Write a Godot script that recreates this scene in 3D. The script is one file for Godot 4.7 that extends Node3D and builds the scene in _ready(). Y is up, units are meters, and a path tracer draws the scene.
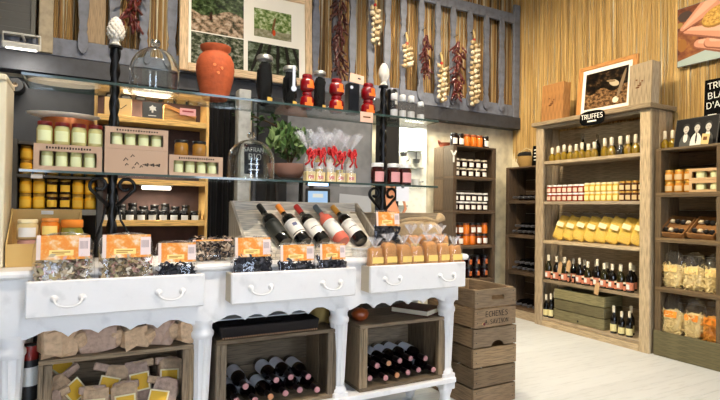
extends Node3D

const ORD := ["first", "second", "third", "fourth", "fifth", "sixth", "seventh", "eighth", "ninth", "tenth", "eleventh", "twelfth", "thirteenth", "fourteenth"]
var used := {}
var mats := {}
var meshes := {}
var tex := {}
var rng := RandomNumberGenerator.new()


func _ready() -> void:
	rng.seed = 41
	camera_and_light()
	make_textures()
	room()
	ceiling_lamps()
	back_wall_things()
	back_furniture()
	corner_jar_shelf()
	right_wall_shelves()
	counter()
	under_counter()
	crate_stack()
	glass_stand()
	on_counter()
	on_lower_glass()
	on_upper_glass()


# ---------------------------------------------------------------- camera, sky, exposure
func camera_and_light() -> void:
	var cam := Camera3D.new()
	cam.name = "camera"
	var f := Vector3(sin(deg_to_rad(28.3)) * cos(deg_to_rad(0.9)), sin(deg_to_rad(0.9)), -cos(deg_to_rad(28.3)) * cos(deg_to_rad(0.9)))
	var right := Vector3(cos(deg_to_rad(28.3)), 0, sin(deg_to_rad(28.3)))
	var up := right.cross(f)
	var roll := deg_to_rad(0.85)
	var r2 := right * cos(roll) + up * sin(roll)
	var u2 := up * cos(roll) - right * sin(roll)
	cam.transform = Transform3D(Basis(r2, u2, -f), Vector3(0, 1.3, 0))
	cam.fov = rad_to_deg(2.0 * atan(200.0 / 505.0))
	cam.near = 0.05
	add_child(cam)
	cam.current = true
	var sky_mat := ProceduralSkyMaterial.new()
	sky_mat.sky_top_color = Color(0.62, 0.72, 0.86)
	sky_mat.sky_horizon_color = Color(0.9, 0.93, 0.97)
	sky_mat.ground_horizon_color = Color(0.75, 0.74, 0.72)
	sky_mat.ground_bottom_color = Color(0.55, 0.54, 0.52)
	sky_mat.sky_energy_multiplier = 1.0
	var sky := Sky.new()
	sky.sky_material = sky_mat
	var e := Environment.new()
	e.background_mode = Environment.BG_SKY
	e.sky = sky
	e.background_energy_multiplier = 17.5
	e.tonemap_mode = Environment.TONE_MAPPER_LINEAR
	e.tonemap_exposure = 1.07
	e.sdfgi_enabled = true
	e.ssao_enabled = true
	e.ssil_enabled = true
	var we := WorldEnvironment.new()
	we.name = "world_environment"
	we.environment = e
	add_child(we)


# ---------------------------------------------------------------- nodes
func numbered(called: String) -> String:
	var n: int = used.get(called, 0)
	used[called] = n + 1
	return called if n == 0 else "%s_%03d" % [called, n]


func thing(called: String, label: String, category: String, at := Vector3.ZERO, turn := 0.0, group := "") -> Node3D:
	var o := Node3D.new()
	o.name = numbered(called)
	add_child(o)
	o.position = at
	o.rotation.y = turn
	metas(o, label, category, group)
	return o


func metas(o: Node3D, label: String, category: String, group := "") -> void:
	o.set_meta("label", label)
	o.set_meta("category", category)
	if group:
		o.set_meta("group", group)


func copy(o: Node3D, label: String, at: Vector3, turn := 0.0, group := "") -> Node3D:
	var c: Node3D = o.duplicate()
	c.name = numbered(String(o.get_meta("base_name", o.name)))
	add_child(c)
	c.position = at
	c.rotation = Vector3(0, turn, 0)
	c.set_meta("label", label)
	if group:
		c.set_meta("group", group)
	return c


func part(parent: Node, called: String, mesh: Mesh, m: Material, at := Vector3.ZERO, rot := Vector3.ZERO, scl := Vector3.ONE) -> MeshInstance3D:
	var o := MeshInstance3D.new()
	o.name = called
	o.mesh = mesh
	o.material_override = m
	o.position = at
	o.rotation = rot
	o.scale = scl
	parent.add_child(o, true)
	return o


func stuff(o: Node) -> Node:
	o.set_meta("kind", "stuff")
	return o


func struct(called: String, mesh: Mesh, m: Material, at := Vector3.ZERO) -> MeshInstance3D:
	var o := part(self, called, mesh, m, at)
	o.set_meta("kind", "structure")
	return o


# ---------------------------------------------------------------- materials
func make_textures() -> void:
	var g := noise_tex("grain", 5, 0.012, 4, [[0.0, 0.66], [0.36, 0.84], [0.55, 0.94], [1.0, 1.0]])
	tex["grain"] = g
	tex["soft"] = noise_tex("soft", 9, 0.01, 5, [[0.0, 0.8], [0.5, 0.93], [1.0, 1.0]])
	tex["paint"] = noise_tex("paint", 12, 0.008, 5, [[0.0, 0.9], [0.35, 0.985], [1.0, 1.0]])
	tex["height"] = noise_tex("height", 15, 0.02, 4, [[0.0, 0.0], [1.0, 1.0]])
	tex["speckle"] = noise_tex("speckle", 18, 0.09, 3, [[0.0, 0.45], [0.45, 0.75], [0.6, 1.0], [1.0, 1.0]])


func noise_tex(_called: String, sd: int, freq: float, oct: int, stops: Array) -> NoiseTexture2D:
	var n := FastNoiseLite.new()
	n.seed = sd
	n.noise_type = FastNoiseLite.TYPE_SIMPLEX_SMOOTH
	n.frequency = freq
	n.fractal_octaves = oct
	var t := NoiseTexture2D.new()
	t.width = 512
	t.height = 512
	t.seamless = true
	t.noise = n
	var gr := Gradient.new()
	var off := PackedFloat32Array()
	var col := PackedColorArray()
	for s in stops:
		off.append(s[0])
		col.append(Color(s[1], s[1], s[1]))
	gr.offsets = off
	gr.colors = col
	t.color_ramp = gr
	return t


func mat(key: String, c: Color, rough := 0.6, metal := 0.0) -> StandardMaterial3D:
	if mats.has(key):
		return mats[key]
	var m := StandardMaterial3D.new()
	m.resource_name = key
	m.albedo_color = c
	m.roughness = rough
	m.metallic = metal
	mats[key] = m
	return m


func tmat(key: String, c: Color, t: String, scl: Vector3, rough := 0.75, bump := 0.0) -> StandardMaterial3D:
	if mats.has(key):
		return mats[key]
	var m := mat(key, c, rough)
	m.albedo_texture = tex[t]
	m.uv1_triplanar = true
	m.uv1_scale = scl
	if bump > 0.0:
		m.heightmap_enabled = true
		m.heightmap_texture = tex["height"]
		m.heightmap_scale = bump
	return m


# wood whose grain runs along a local axis; several offsets and tones of each
func wood(kind: String, axis: String, v := 0) -> StandardMaterial3D:
	var base: Color = {
		"white": Color(0.86, 0.82, 0.76), "crate": Color(0.55, 0.47, 0.37), "brown": Color(0.49, 0.4, 0.28), "umber": Color(0.36, 0.28, 0.2), "dark": Color(0.3, 0.245, 0.2), "shelf": Color(0.73, 0.65, 0.53), "honey": Color(0.87, 0.71, 0.44),
		"old": Color(0.6, 0.51, 0.37), "olive": Color(0.52, 0.49, 0.35), "pale": Color(0.8, 0.72, 0.6), "frame": Color(0.82, 0.72, 0.6), "orange": Color(0.78, 0.55, 0.3), "stack": Color(0.58, 0.48, 0.36), "ebony": Color(0.1, 0.08, 0.07)}[kind]
	v = posmod(v, 4)
	var key := "wood_%s_%s_%d" % [kind, axis, v]
	if mats.has(key):
		return mats[key]
	var k: float = [1.0, 0.84, 1.1, 0.92][v]
	var c := Color(minf(1, base.r * k), minf(1, base.g * k * [1.0, 0.99, 1.0, 1.02][v]), minf(1, base.b * k * [1.0, 0.96, 0.98, 1.05][v]))
	var s := {"x": Vector3(1.0, 20, 20), "y": Vector3(20, 1.0, 20), "z": Vector3(20, 20, 1.0)}[axis] as Vector3
	var m := tmat(key, c, "grain", s, 0.78, 0.12)
	m.uv1_offset = Vector3(v * 0.37, v * 0.23, v * 0.61)
	return m


func film() -> StandardMaterial3D:
	var m := mat("clear_film", Color(1, 1, 1, 0.02), 0.1)
	m.transparency = BaseMaterial3D.TRANSPARENCY_ALPHA
	return m


func glass(key := "clear_glass", c := Color(0.9, 0.96, 0.95), a := 0.02) -> StandardMaterial3D:
	var m := mat(key, Color(c.r, c.g, c.b, a), 0.02)
	m.transparency = BaseMaterial3D.TRANSPARENCY_ALPHA
	return m


func gloss(key: String, c: Color, rough := 0.25) -> StandardMaterial3D:
	var fresh := not mats.has(key)
	var m := mat(key, c, rough)
	if fresh:
		m.clearcoat_enabled = true
		m.clearcoat = 0.6
		m.clearcoat_roughness = 0.05
	return m


# ---------------------------------------------------------------- meshes
func tri(st: SurfaceTool, a: Vector3, b: Vector3, c: Vector3, out: Vector3) -> void:
	if (b - a).cross(c - a).dot(out) > 0.0:
		var t := b
		b = c
		c = t
	st.add_vertex(a)
	st.add_vertex(b)
	st.add_vertex(c)


func quad(st: SurfaceTool, a: Vector3, b: Vector3, c: Vector3, d: Vector3, out: Vector3) -> void:
	tri(st, a, b, c, out)
	tri(st, a, c, d, out)


func add_cbox(st: SurfaceTool, s: Vector3, b: float, x := Transform3D()) -> void:
	var h := s * 0.5
	b = minf(b, minf(h.x, minf(h.y, h.z)) * 0.9)
	var v := func(a: int, g: Vector3) -> Vector3:
		var p := Vector3(g.x * (h.x - b), g.y * (h.y - b), g.z * (h.z - b))
		p[a] = g[a] * h[a]
		return x * p
	var o := x.basis
	for a in 3:
		var i := (a + 1) % 3
		var j := (a + 2) % 3
		for sg in [-1.0, 1.0]:
			var pts := []
			for q in [[-1, -1], [1, -1], [1, 1], [-1, 1]]:
				var g := Vector3.ZERO
				g[a] = sg
				g[i] = q[0]
				g[j] = q[1]
				pts.append(v.call(a, g))
			var n := Vector3.ZERO
			n[a] = sg
			quad(st, pts[0], pts[1], pts[2], pts[3], o * n)
		if b > 0.0005:
			for s1 in [-1.0, 1.0]:
				for s2 in [-1.0, 1.0]:
					var g0 := Vector3.ZERO
					g0[i] = s1
					g0[j] = s2
					var lo := g0
					lo[a] = -1
					var hi := g0
					hi[a] = 1
					quad(st, v.call(i, lo), v.call(i, hi), v.call(j, hi), v.call(j, lo), o * g0)
	if b > 0.0005:
		for sx in [-1.0, 1.0]:
			for sy in [-1.0, 1.0]:
				for sz in [-1.0, 1.0]:
					var g := Vector3(sx, sy, sz)
					tri(st, v.call(0, g), v.call(1, g), v.call(2, g), o * g)


func start() -> SurfaceTool:
	var st := SurfaceTool.new()
	st.begin(Mesh.PRIMITIVE_TRIANGLES)
	st.set_smooth_group(-1)
	return st


func done(st: SurfaceTool) -> ArrayMesh:
	st.generate_normals()
	return st.commit()


func cbox(x: float, y: float, z: float, b := 0.003) -> ArrayMesh:
	var key := "cbox %.4f %.4f %.4f %.4f" % [x, y, z, b]
	if not meshes.has(key):
		var st := start()
		add_cbox(st, Vector3(x, y, z), b)
		meshes[key] = done(st)
	return meshes[key]


# a surface of revolution about y; profile of Vector2(radius, height), bottom to top on the outside
func lathe(p: Array, seg := 16, arc := TAU, from := 0.0) -> ArrayMesh:
	var key := "lathe %s %d %.3f %.3f" % [str(p), seg, arc, from]
	if meshes.has(key):
		return meshes[key]
	var st := SurfaceTool.new()
	st.begin(Mesh.PRIMITIVE_TRIANGLES)
	add_lathe(st, p, seg, Transform3D(), arc, from)
	meshes[key] = st.commit()
	return meshes[key]


func add_lathe(st: SurfaceTool, p: Array, seg := 16, x := Transform3D(), arc := TAU, from := 0.0) -> void:
	var n := []
	for i in p.size() - 1:
		var d: Vector2 = p[i + 1] - p[i]
		n.append(Vector2(d.y, -d.x).normalized() if d.length() > 1e-7 else Vector2(1, 0))
	for i in p.size() - 1:
		if (p[i + 1] - p[i]).length() < 1e-6:
			continue
		var n0: Vector2 = n[i]
		var n1: Vector2 = n[i]
		if i > 0 and n[i - 1].dot(n[i]) > 0.55:
			n0 = (n[i] + n[i - 1]).normalized()
		if i < n.size() - 1 and n[i + 1].dot(n[i]) > 0.55:
			n1 = (n[i] + n[i + 1]).normalized()
		for k in seg:
			var a0 := from + arc * k / seg
			var a1 := from + arc * (k + 1) / seg
			var q := [[p[i], n0, a0], [p[i], n0, a1], [p[i + 1], n1, a1], [p[i + 1], n1, a0]]
			for w in [0, 2, 1, 0, 3, 2]:
				var r: Vector2 = q[w][0]
				var m: Vector2 = q[w][1]
				var a: float = q[w][2]
				st.set_normal(x.basis * Vector3(m.x * sin(a), m.y, m.x * cos(a)))
				st.set_uv(Vector2((a - from) / arc, 1.0 - float(i + (1 if w >= 2 else 0)) / (p.size() - 1)))
				st.add_vertex(x * Vector3(r.x * sin(a), r.y, r.x * cos(a)))


# flat polygon in xy, thick along z (centred)
func extrude(poly: PackedVector2Array, depth: float) -> ArrayMesh:
	var st := start()
	add_extrude(st, poly, depth)
	return done(st)


func add_extrude(st: SurfaceTool, poly: PackedVector2Array, depth: float, x := Transform3D()) -> void:
	var idx := Geometry2D.triangulate_polygon(poly)
	var h := depth * 0.5
	for s in [-1.0, 1.0]:
		for k in range(0, idx.size(), 3):
			var v := []
			for m in 3:
				var q := poly[idx[k + m]]
				v.append(x * Vector3(q.x, q.y, s * h))
			tri(st, v[0], v[1], v[2], x.basis * Vector3(0, 0, s))
	var cw := Geometry2D.is_polygon_clockwise(poly)
	for i in poly.size():
		var a := poly[i]
		var b := poly[(i + 1) % poly.size()]
		var d := b - a
		var o := Vector3(d.y, -d.x, 0) * (-1.0 if cw else 1.0)
		quad(st, x * Vector3(a.x, a.y, -h), x * Vector3(b.x, b.y, -h), x * Vector3(b.x, b.y, h), x * Vector3(a.x, a.y, h), x.basis * o)


func add_tube(st: SurfaceTool, pts: Array, r: float, seg := 6, caps := true) -> void:
	st.set_smooth_group(0)
	var side := Vector3.ZERO
	var rings := []
	for i in pts.size():
		var t: Vector3 = (pts[mini(i + 1, pts.size() - 1)] - pts[maxi(i - 1, 0)]).normalized()
		if side == Vector3.ZERO:
			side = t.cross(Vector3.UP if absf(t.y) < 0.9 else Vector3.RIGHT).normalized()
		side = (side - t * side.dot(t)).normalized()
		var other := t.cross(side)
		var ring := []
		for k in seg:
			var a := TAU * k / seg
			ring.append(pts[i] + (side * cos(a) + other * sin(a)) * r)
		rings.append(ring)
	for i in pts.size() - 1:
		for k in seg:
			var k1 := (k + 1) % seg
			var c: Vector3 = (rings[i][k] + rings[i + 1][k1]) * 0.5 - (pts[i] + pts[i + 1]) * 0.5
			quad(st, rings[i][k], rings[i][k1], rings[i + 1][k1], rings[i + 1][k], c)
	if caps:
		for e in [0, pts.size() - 1]:
			var o: Vector3 = pts[e] - pts[1 if e == 0 else e - 1]
			for k in seg:
				tri(st, pts[e], rings[e][k], rings[e][(k + 1) % seg], o)
	st.set_smooth_group(-1)


func tube(pts: Array, r: float, seg := 6) -> ArrayMesh:
	var st := start()
	add_tube(st, pts, r, seg)
	return done(st)


# a lumpy closed body: superellipsoid with noise; base at y = 0
func blob(sd: int, w: float, h: float, d: float, square := 0.5, lump := 0.06, freq := 2.0, rows := 10, cols := 16, pinch := 0.0, flat := false) -> ArrayMesh:
	var key := "blob %d %.3f %.3f %.3f %.2f %.3f %.2f %d %d %.2f %s" % [sd, w, h, d, square, lump, freq, rows, cols, pinch, flat]
	if meshes.has(key):
		return meshes[key]
	var n := FastNoiseLite.new()
	n.seed = sd
	n.frequency = 1.0
	n.fractal_octaves = 2
	var pw := func(v: float, e: float) -> float: return signf(v) * pow(absf(v), e)
	var g := []
	for i in rows + 1:
		var row := []
		var u := -PI / 2 + PI * i / rows
		for k in cols:
			var a := TAU * k / cols
			var ce: float = pw.call(cos(u), square) if i > 0 and i < rows else 0.0
			var p := Vector3(ce * pw.call(sin(a), square), pw.call(sin(u), square), ce * pw.call(cos(a), square))
			var t := (p.y + 1.0) * 0.5
			p.z *= 1.0 - pinch * t * t
			var dn := n.get_noise_3dv(p * freq)
			p *= 1.0 + lump * dn * 2.0
			row.append(Vector3(p.x * w * 0.5, (p.y + 1.0) * 0.5 * h, p.z * d * 0.5))
		g.append(row)
	var st := start()
	st.set_smooth_group(-1 if flat else 0)
	var mid := Vector3(0, h * 0.5, 0)
	for i in rows:
		for k in cols:
			var k1 := (k + 1) % cols
			var c: Vector3 = (g[i][k] + g[i + 1][k1]) * 0.5 - mid
			if i > 0:
				tri(st, g[i][k], g[i][k1], g[i + 1][k1], c)
			if i < rows - 1:
				tri(st, g[i][k], g[i + 1][k1], g[i + 1][k], c)
	meshes[key] = done(st)
	return meshes[key]


func text_mesh(t: String, size: float, font := "Droid Sans", bold := false) -> TextMesh:
	var tm := TextMesh.new()
	tm.text = t
	var sf := SystemFont.new()
	sf.font_names = PackedStringArray([font])
	if bold:
		sf.font_weight = 700
	tm.font = sf
	tm.font_size = 32
	tm.pixel_size = size / 32.0
	tm.depth = 0.001
	tm.curve_step = 4.0
	return tm


func image_mat(key: String, im: Image, rough := 0.5) -> StandardMaterial3D:
	var m := mat(key, Color.WHITE, rough)
	m.albedo_texture = ImageTexture.create_from_image(im)
	m.metallic_specular = 0.2
	return m


func print_quad(w: float, h: float) -> QuadMesh:
	var q := QuadMesh.new()
	q.size = Vector2(w, h)
	return q


func ellipse(im: Image, cx: float, cy: float, rx: float, ry: float, c: Color, turn := 0.0) -> void:
	var r := maxf(rx, ry)
	for y in range(maxi(0, int(cy - r)), mini(im.get_height(), int(cy + r) + 1)):
		for x in range(maxi(0, int(cx - r)), mini(im.get_width(), int(cx + r) + 1)):
			var p := Vector2(x - cx, y - cy).rotated(-turn)
			if (p.x / rx) * (p.x / rx) + (p.y / ry) * (p.y / ry) <= 1.0:
				im.set_pixel(x, y, c)


func taper(im: Image, a: Vector2, b: Vector2, ra: float, rb: float, c: Color) -> void:
	for i in 41:
		var t := i / 40.0
		var p := a.lerp(b, t)
		var r := lerpf(ra, rb, t)
		ellipse(im, p.x, p.y, r, r, c)


func noise_print(w: int, h: int, sd: int, cols: Array, freq := 0.03) -> Image:
	var im := Image.create(w, h, false, Image.FORMAT_RGB8)
	var n := FastNoiseLite.new()
	n.seed = sd
	n.frequency = freq
	n.fractal_octaves = 5
	n.fractal_gain = 0.65
	for y in h:
		for x in w:
			var t := clampf(n.get_noise_2d(x, y * 1.3) * 0.9 + 0.5, 0.0, 0.999) * (cols.size() - 1)
			var i := int(t)
			im.set_pixel(x, y, (cols[i] as Color).lerp(cols[i + 1], t - i))
	return im


# ---------------------------------------------------------------- the room
func room() -> void:
	var cream := tmat("cream_plaster", Color(0.9, 0.87, 0.77), "soft", Vector3(0.9, 0.9, 0.9), 0.9, 0.15)
	var plain := tmat("white_plaster", Color(0.85, 0.83, 0.78), "soft", Vector3(0.5, 0.5, 0.5), 0.9)
	var fl := struct("floor", cbox(8.4, 0.1, 9.3, 0.0), mat("floor_base", Color(0.45, 0.42, 0.38), 0.9), Vector3(0.9, -0.075, -0.5))
	var tones := []
	for v in 4:
		var m := tmat("floor_paint_%d" % v, [Color(0.82, 0.835, 0.845), Color(0.81, 0.825, 0.835), Color(0.83, 0.845, 0.855), Color(0.815, 0.83, 0.84)][v], "paint", Vector3(0.6, 5, 5), 0.42)
		m.uv1_offset = Vector3(v * 0.31, v * 0.17, v * 0.53)
		tones.append(m)
	var plank_a := cbox(4.098, 0.024, 0.1485, 0.002)
	for i in 61:
		for s in 2:
			part(fl, "plank", plank_a, tones[(i * 3 + s * 2 + i / 4) % 4], Vector3(-2.05 + 4.1 * s - 0.9 + 0.9, 0.063, -4.45 + 0.15 * i) + Vector3(0.0, 0, 0))
	struct("ceiling", cbox(8.4, 0.15, 9.3, 0.0), mat("ceiling_white", Color(0.82, 0.8, 0.76), 0.9), Vector3(0.9, 4.275, -0.5))
	struct("wall_back", cbox(8.4, 4.2, 0.15, 0.0), cream, Vector3(0.9, 2.1, -5.075))
	struct("wall_right", cbox(0.15, 4.2, 9.15, 0.0), cream, Vector3(5.075, 2.1, -0.42))
	struct("wall_left", cbox(0.15, 4.2, 9.15, 0.0), plain, Vector3(-3.275, 2.1, -0.42))
	# shop front behind the camera: wall with two tall glazed openings to the street
	var st := start()
	for b in [[Vector3(8.2, 0.3, 0.15), Vector3(0.9, 0.15, 4.075)], [Vector3(8.2, 0.8, 0.15), Vector3(0.9, 3.8, 4.075)], [Vector3(1.5, 3.1, 0.15), Vector3(-2.45, 1.85, 4.075)], [Vector3(2.1, 3.1, 0.15), Vector3(0.55, 1.85, 4.075)], [Vector3(2.1, 3.1, 0.15), Vector3(3.95, 1.85, 4.075)]]:
		add_cbox(st, b[0], 0.0, Transform3D(Basis(), b[1]))
	struct("wall_front", done(st), plain)
	var wf := mat("window_paint", Color(0.3, 0.32, 0.34), 0.5)
	var n := 1
	for w in [[-1.1, 1.2], [2.25, 1.3]]:
		var o := Node3D.new()
		o.name = "window_%d" % n
		n += 1
		o.set_meta("kind", "structure")
		add_child(o)
		o.position = Vector3(w[0], 0.3, 4.06)
		var ww: float = w[1]
		for s in [-1.0, 1.0]:
			part(o, "window_frame", cbox(0.05, 3.1, 0.06), wf, Vector3(s * (ww * 0.5 - 0.03), 1.55, 0))
		for y in [0.03, 3.07]:
			part(o, "window_frame", cbox(ww - 0.11, 0.05, 0.06), wf, Vector3(0, y, 0))
		part(o, "pane", cbox(ww - 0.1, 3.0, 0.008, 0.0), glass("window_glass", Color(0.96, 0.98, 0.97), 0.03), Vector3(0, 1.55, 0))


func ceiling_lamps() -> void:
	var black := mat("lamp_black", Color(0.05, 0.05, 0.05), 0.4)
	var steel := mat("lamp_steel", Color(0.6, 0.6, 0.6), 0.3, 0.9)
	var warm := Color(1.0, 0.92, 0.79)
	var cool := Color(1.0, 0.95, 0.88)
	# position, target, energy, colour, label
	var list := [
		[Vector3(1.9, 4.02, -3.7), Vector3(4.9, 1.1, -3.8), 21.0, warm, "black ceiling spotlight aimed at the far end of the tall shelf"],
		[Vector3(1.9, 4.02, -2.6), Vector3(4.9, 1.1, -2.9), 20.0, warm, "black ceiling spotlight aimed at the near end of the tall shelf"],
		[Vector3(2.1, 4.02, -1.5), Vector3(4.8, 0.9, -2.2), 14.0, warm, "black ceiling spotlight aimed at the stacked crates"],
		[Vector3(3.0, 4.02, -3.2), Vector3(3.7, 1.9, -4.9), 14.0, warm, "black ceiling spotlight aimed at the corner jar shelf"],
		[Vector3(1.6, 4.02, -3.3), Vector3(1.6, 2.6, -4.9), 3.0, cool, "black ceiling spotlight aimed at the framed collage"],
		[Vector3(0.3, 4.02, -3.4), Vector3(0.4, 1.6, -4.8), 8.0, warm, "black ceiling spotlight aimed at the honey wood display shelf"],
		[Vector3(0.4, 4.02, -1.4), Vector3(0.3, 1.1, -2.7), 16.0, cool, "black ceiling spotlight above the left of the white counter"],
		[Vector3(1.5, 4.02, -1.4), Vector3(1.5, 1.1, -2.7), 16.0, cool, "black ceiling spotlight above the right of the white counter"],
		[Vector3(3.2, 4.02, -0.6), Vector3(3.2, 0.0, -1.6), 2.0, cool, "black ceiling spotlight above the white floor"],
	]
	for l in list:
		var o := thing("ceiling_spotlight", l[4], "lamp", l[0], 0.0, "ceiling spotlights")
		part(o, "stem", lathe([Vector2(0.0, 0.09), Vector2(0.012, 0.09), Vector2(0.012, 0.17), Vector2(0.05, 0.17), Vector2(0.05, 0.18), Vector2(0, 0.18)], 12), black)
		var aim: Vector3 = (l[1] - l[0]).normalized()
		var b := Basis.looking_at(aim, Vector3.UP if absf(aim.y) < 0.98 else Vector3.RIGHT)
		var head := part(o, "lamp_head", lathe([Vector2(0.055, -0.1), Vector2(0.06, -0.1), Vector2(0.06, 0.05), Vector2(0.035, 0.1), Vector2(0.0, 0.1)], 16), black)
		head.basis = b * Basis(Vector3.RIGHT, PI / 2)
		var bulb_m := mat("lamp_glow_%s" % ("w" if l[3] == warm else "c"), Color(1, 1, 1), 0.4)
		bulb_m.emission_enabled = true
		bulb_m.emission = l[3]
		bulb_m.emission_energy_multiplier = 4.0
		part(head, "bulb", lathe([Vector2(0.0, -0.085), Vector2(0.05, -0.085), Vector2(0.052, -0.07), Vector2(0.0, -0.06)], 16), bulb_m)
		part(head, "trim_ring", lathe([Vector2(0.055, -0.104), Vector2(0.063, -0.104), Vector2(0.063, -0.094), Vector2(0.055, -0.094)], 16), steel)
		var sp := SpotLight3D.new()
		sp.name = "spot_beam"
		o.add_child(sp, true)
		sp.position = aim * 0.12
		sp.basis = b
		sp.light_color = l[3]
		sp.light_energy = l[2] * 0.34
		sp.spot_range = 12.0
		sp.spot_attenuation = 2.0
		sp.spot_angle = 58.0
		sp.spot_angle_attenuation = 1.0
		sp.light_size = 0.05
		sp.shadow_enabled = true


# ---------------------------------------------------------------- back wall
func canes(x0: float, x1: float, y0: float, y1: float, w: float, cols: Array, sd: int, ragged: float, gap: float, leaf := 0.0) -> ArrayMesh:
	# reeds side by side in the xy plane, each a half round in its own colour
	var r := RandomNumberGenerator.new()
	r.seed = sd
	var st := SurfaceTool.new()
	st.begin(Mesh.PRIMITIVE_TRIANGLES)
	var x := x0
	while x < x1:
		var cw := w * r.randf_range(0.6, 1.35)
		var zc := r.randf_range(0.0, w * 0.7)
		var lo := y0 - r.randf() * ragged
		var lean := r.randf_range(-1, 1) * leaf
		var c: Color = cols[r.randi() % cols.size()]
		c = c * r.randf_range(0.9, 1.18)
		c.a = 1.0
		var cuts := [lo]
		var y := lo + r.randf_range(0.08, 0.35)
		while y < y1 - 0.1:
			cuts.append(y)
			y += r.randf_range(0.1, 0.4)
		cuts.append(y1)
		for s in cuts.size() - 1:
			var k := r.randf_range(0.84, 1.13)
			st.set_color(Color(c.r * k, c.g * k, c.b * k * r.randf_range(0.9, 1.05)))
			for q in 3:
				var a0 := -PI / 2 + PI * q / 3.0
				var a1 := -PI / 2 + PI * (q + 1) / 3.0
				var v := []
				for e in [[a0, cuts[s]], [a1, cuts[s]], [a1, cuts[s + 1]], [a0, cuts[s + 1]]]:
					var t: float = (e[1] - y0) / (y1 - y0)
					v.append([Vector3(x + cw * 0.5 + sin(e[0]) * cw * 0.5 + lean * t, e[1], zc + cos(e[0]) * cw * 0.45), Vector3(sin(e[0]), 0, cos(e[0]))])
				for i in [0, 2, 1, 0, 3, 2]:
					st.set_normal(v[i][1])
					st.add_vertex(v[i][0])
		x += cw * (1.0 + gap * r.randf())
	return st.commit()


func baluster_poly(h: float) -> PackedVector2Array:
	var half := [[0.0, 0.0], [0.03, 0.02], [0.044, 0.06], [0.04, 0.12], [0.028, 0.16], [0.036, 0.185], [0.028, 0.21], [0.04, 0.27], [0.046, 0.37], [0.046, 0.52], [0.042, 0.62], [0.028, 0.69], [0.037, 0.715], [0.028, 0.74], [0.043, 0.8], [0.045, 0.9], [0.03, 0.97], [0.03, 1.0]]
	var p := PackedVector2Array()
	for q in half:
		p.append(Vector2(q[0] * 0.88 + 0.001, q[1] * h))
	half.reverse()
	for q in half:
		p.append(Vector2(-q[0] * 0.88 - 0.001, q[1] * h))
	return p


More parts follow.
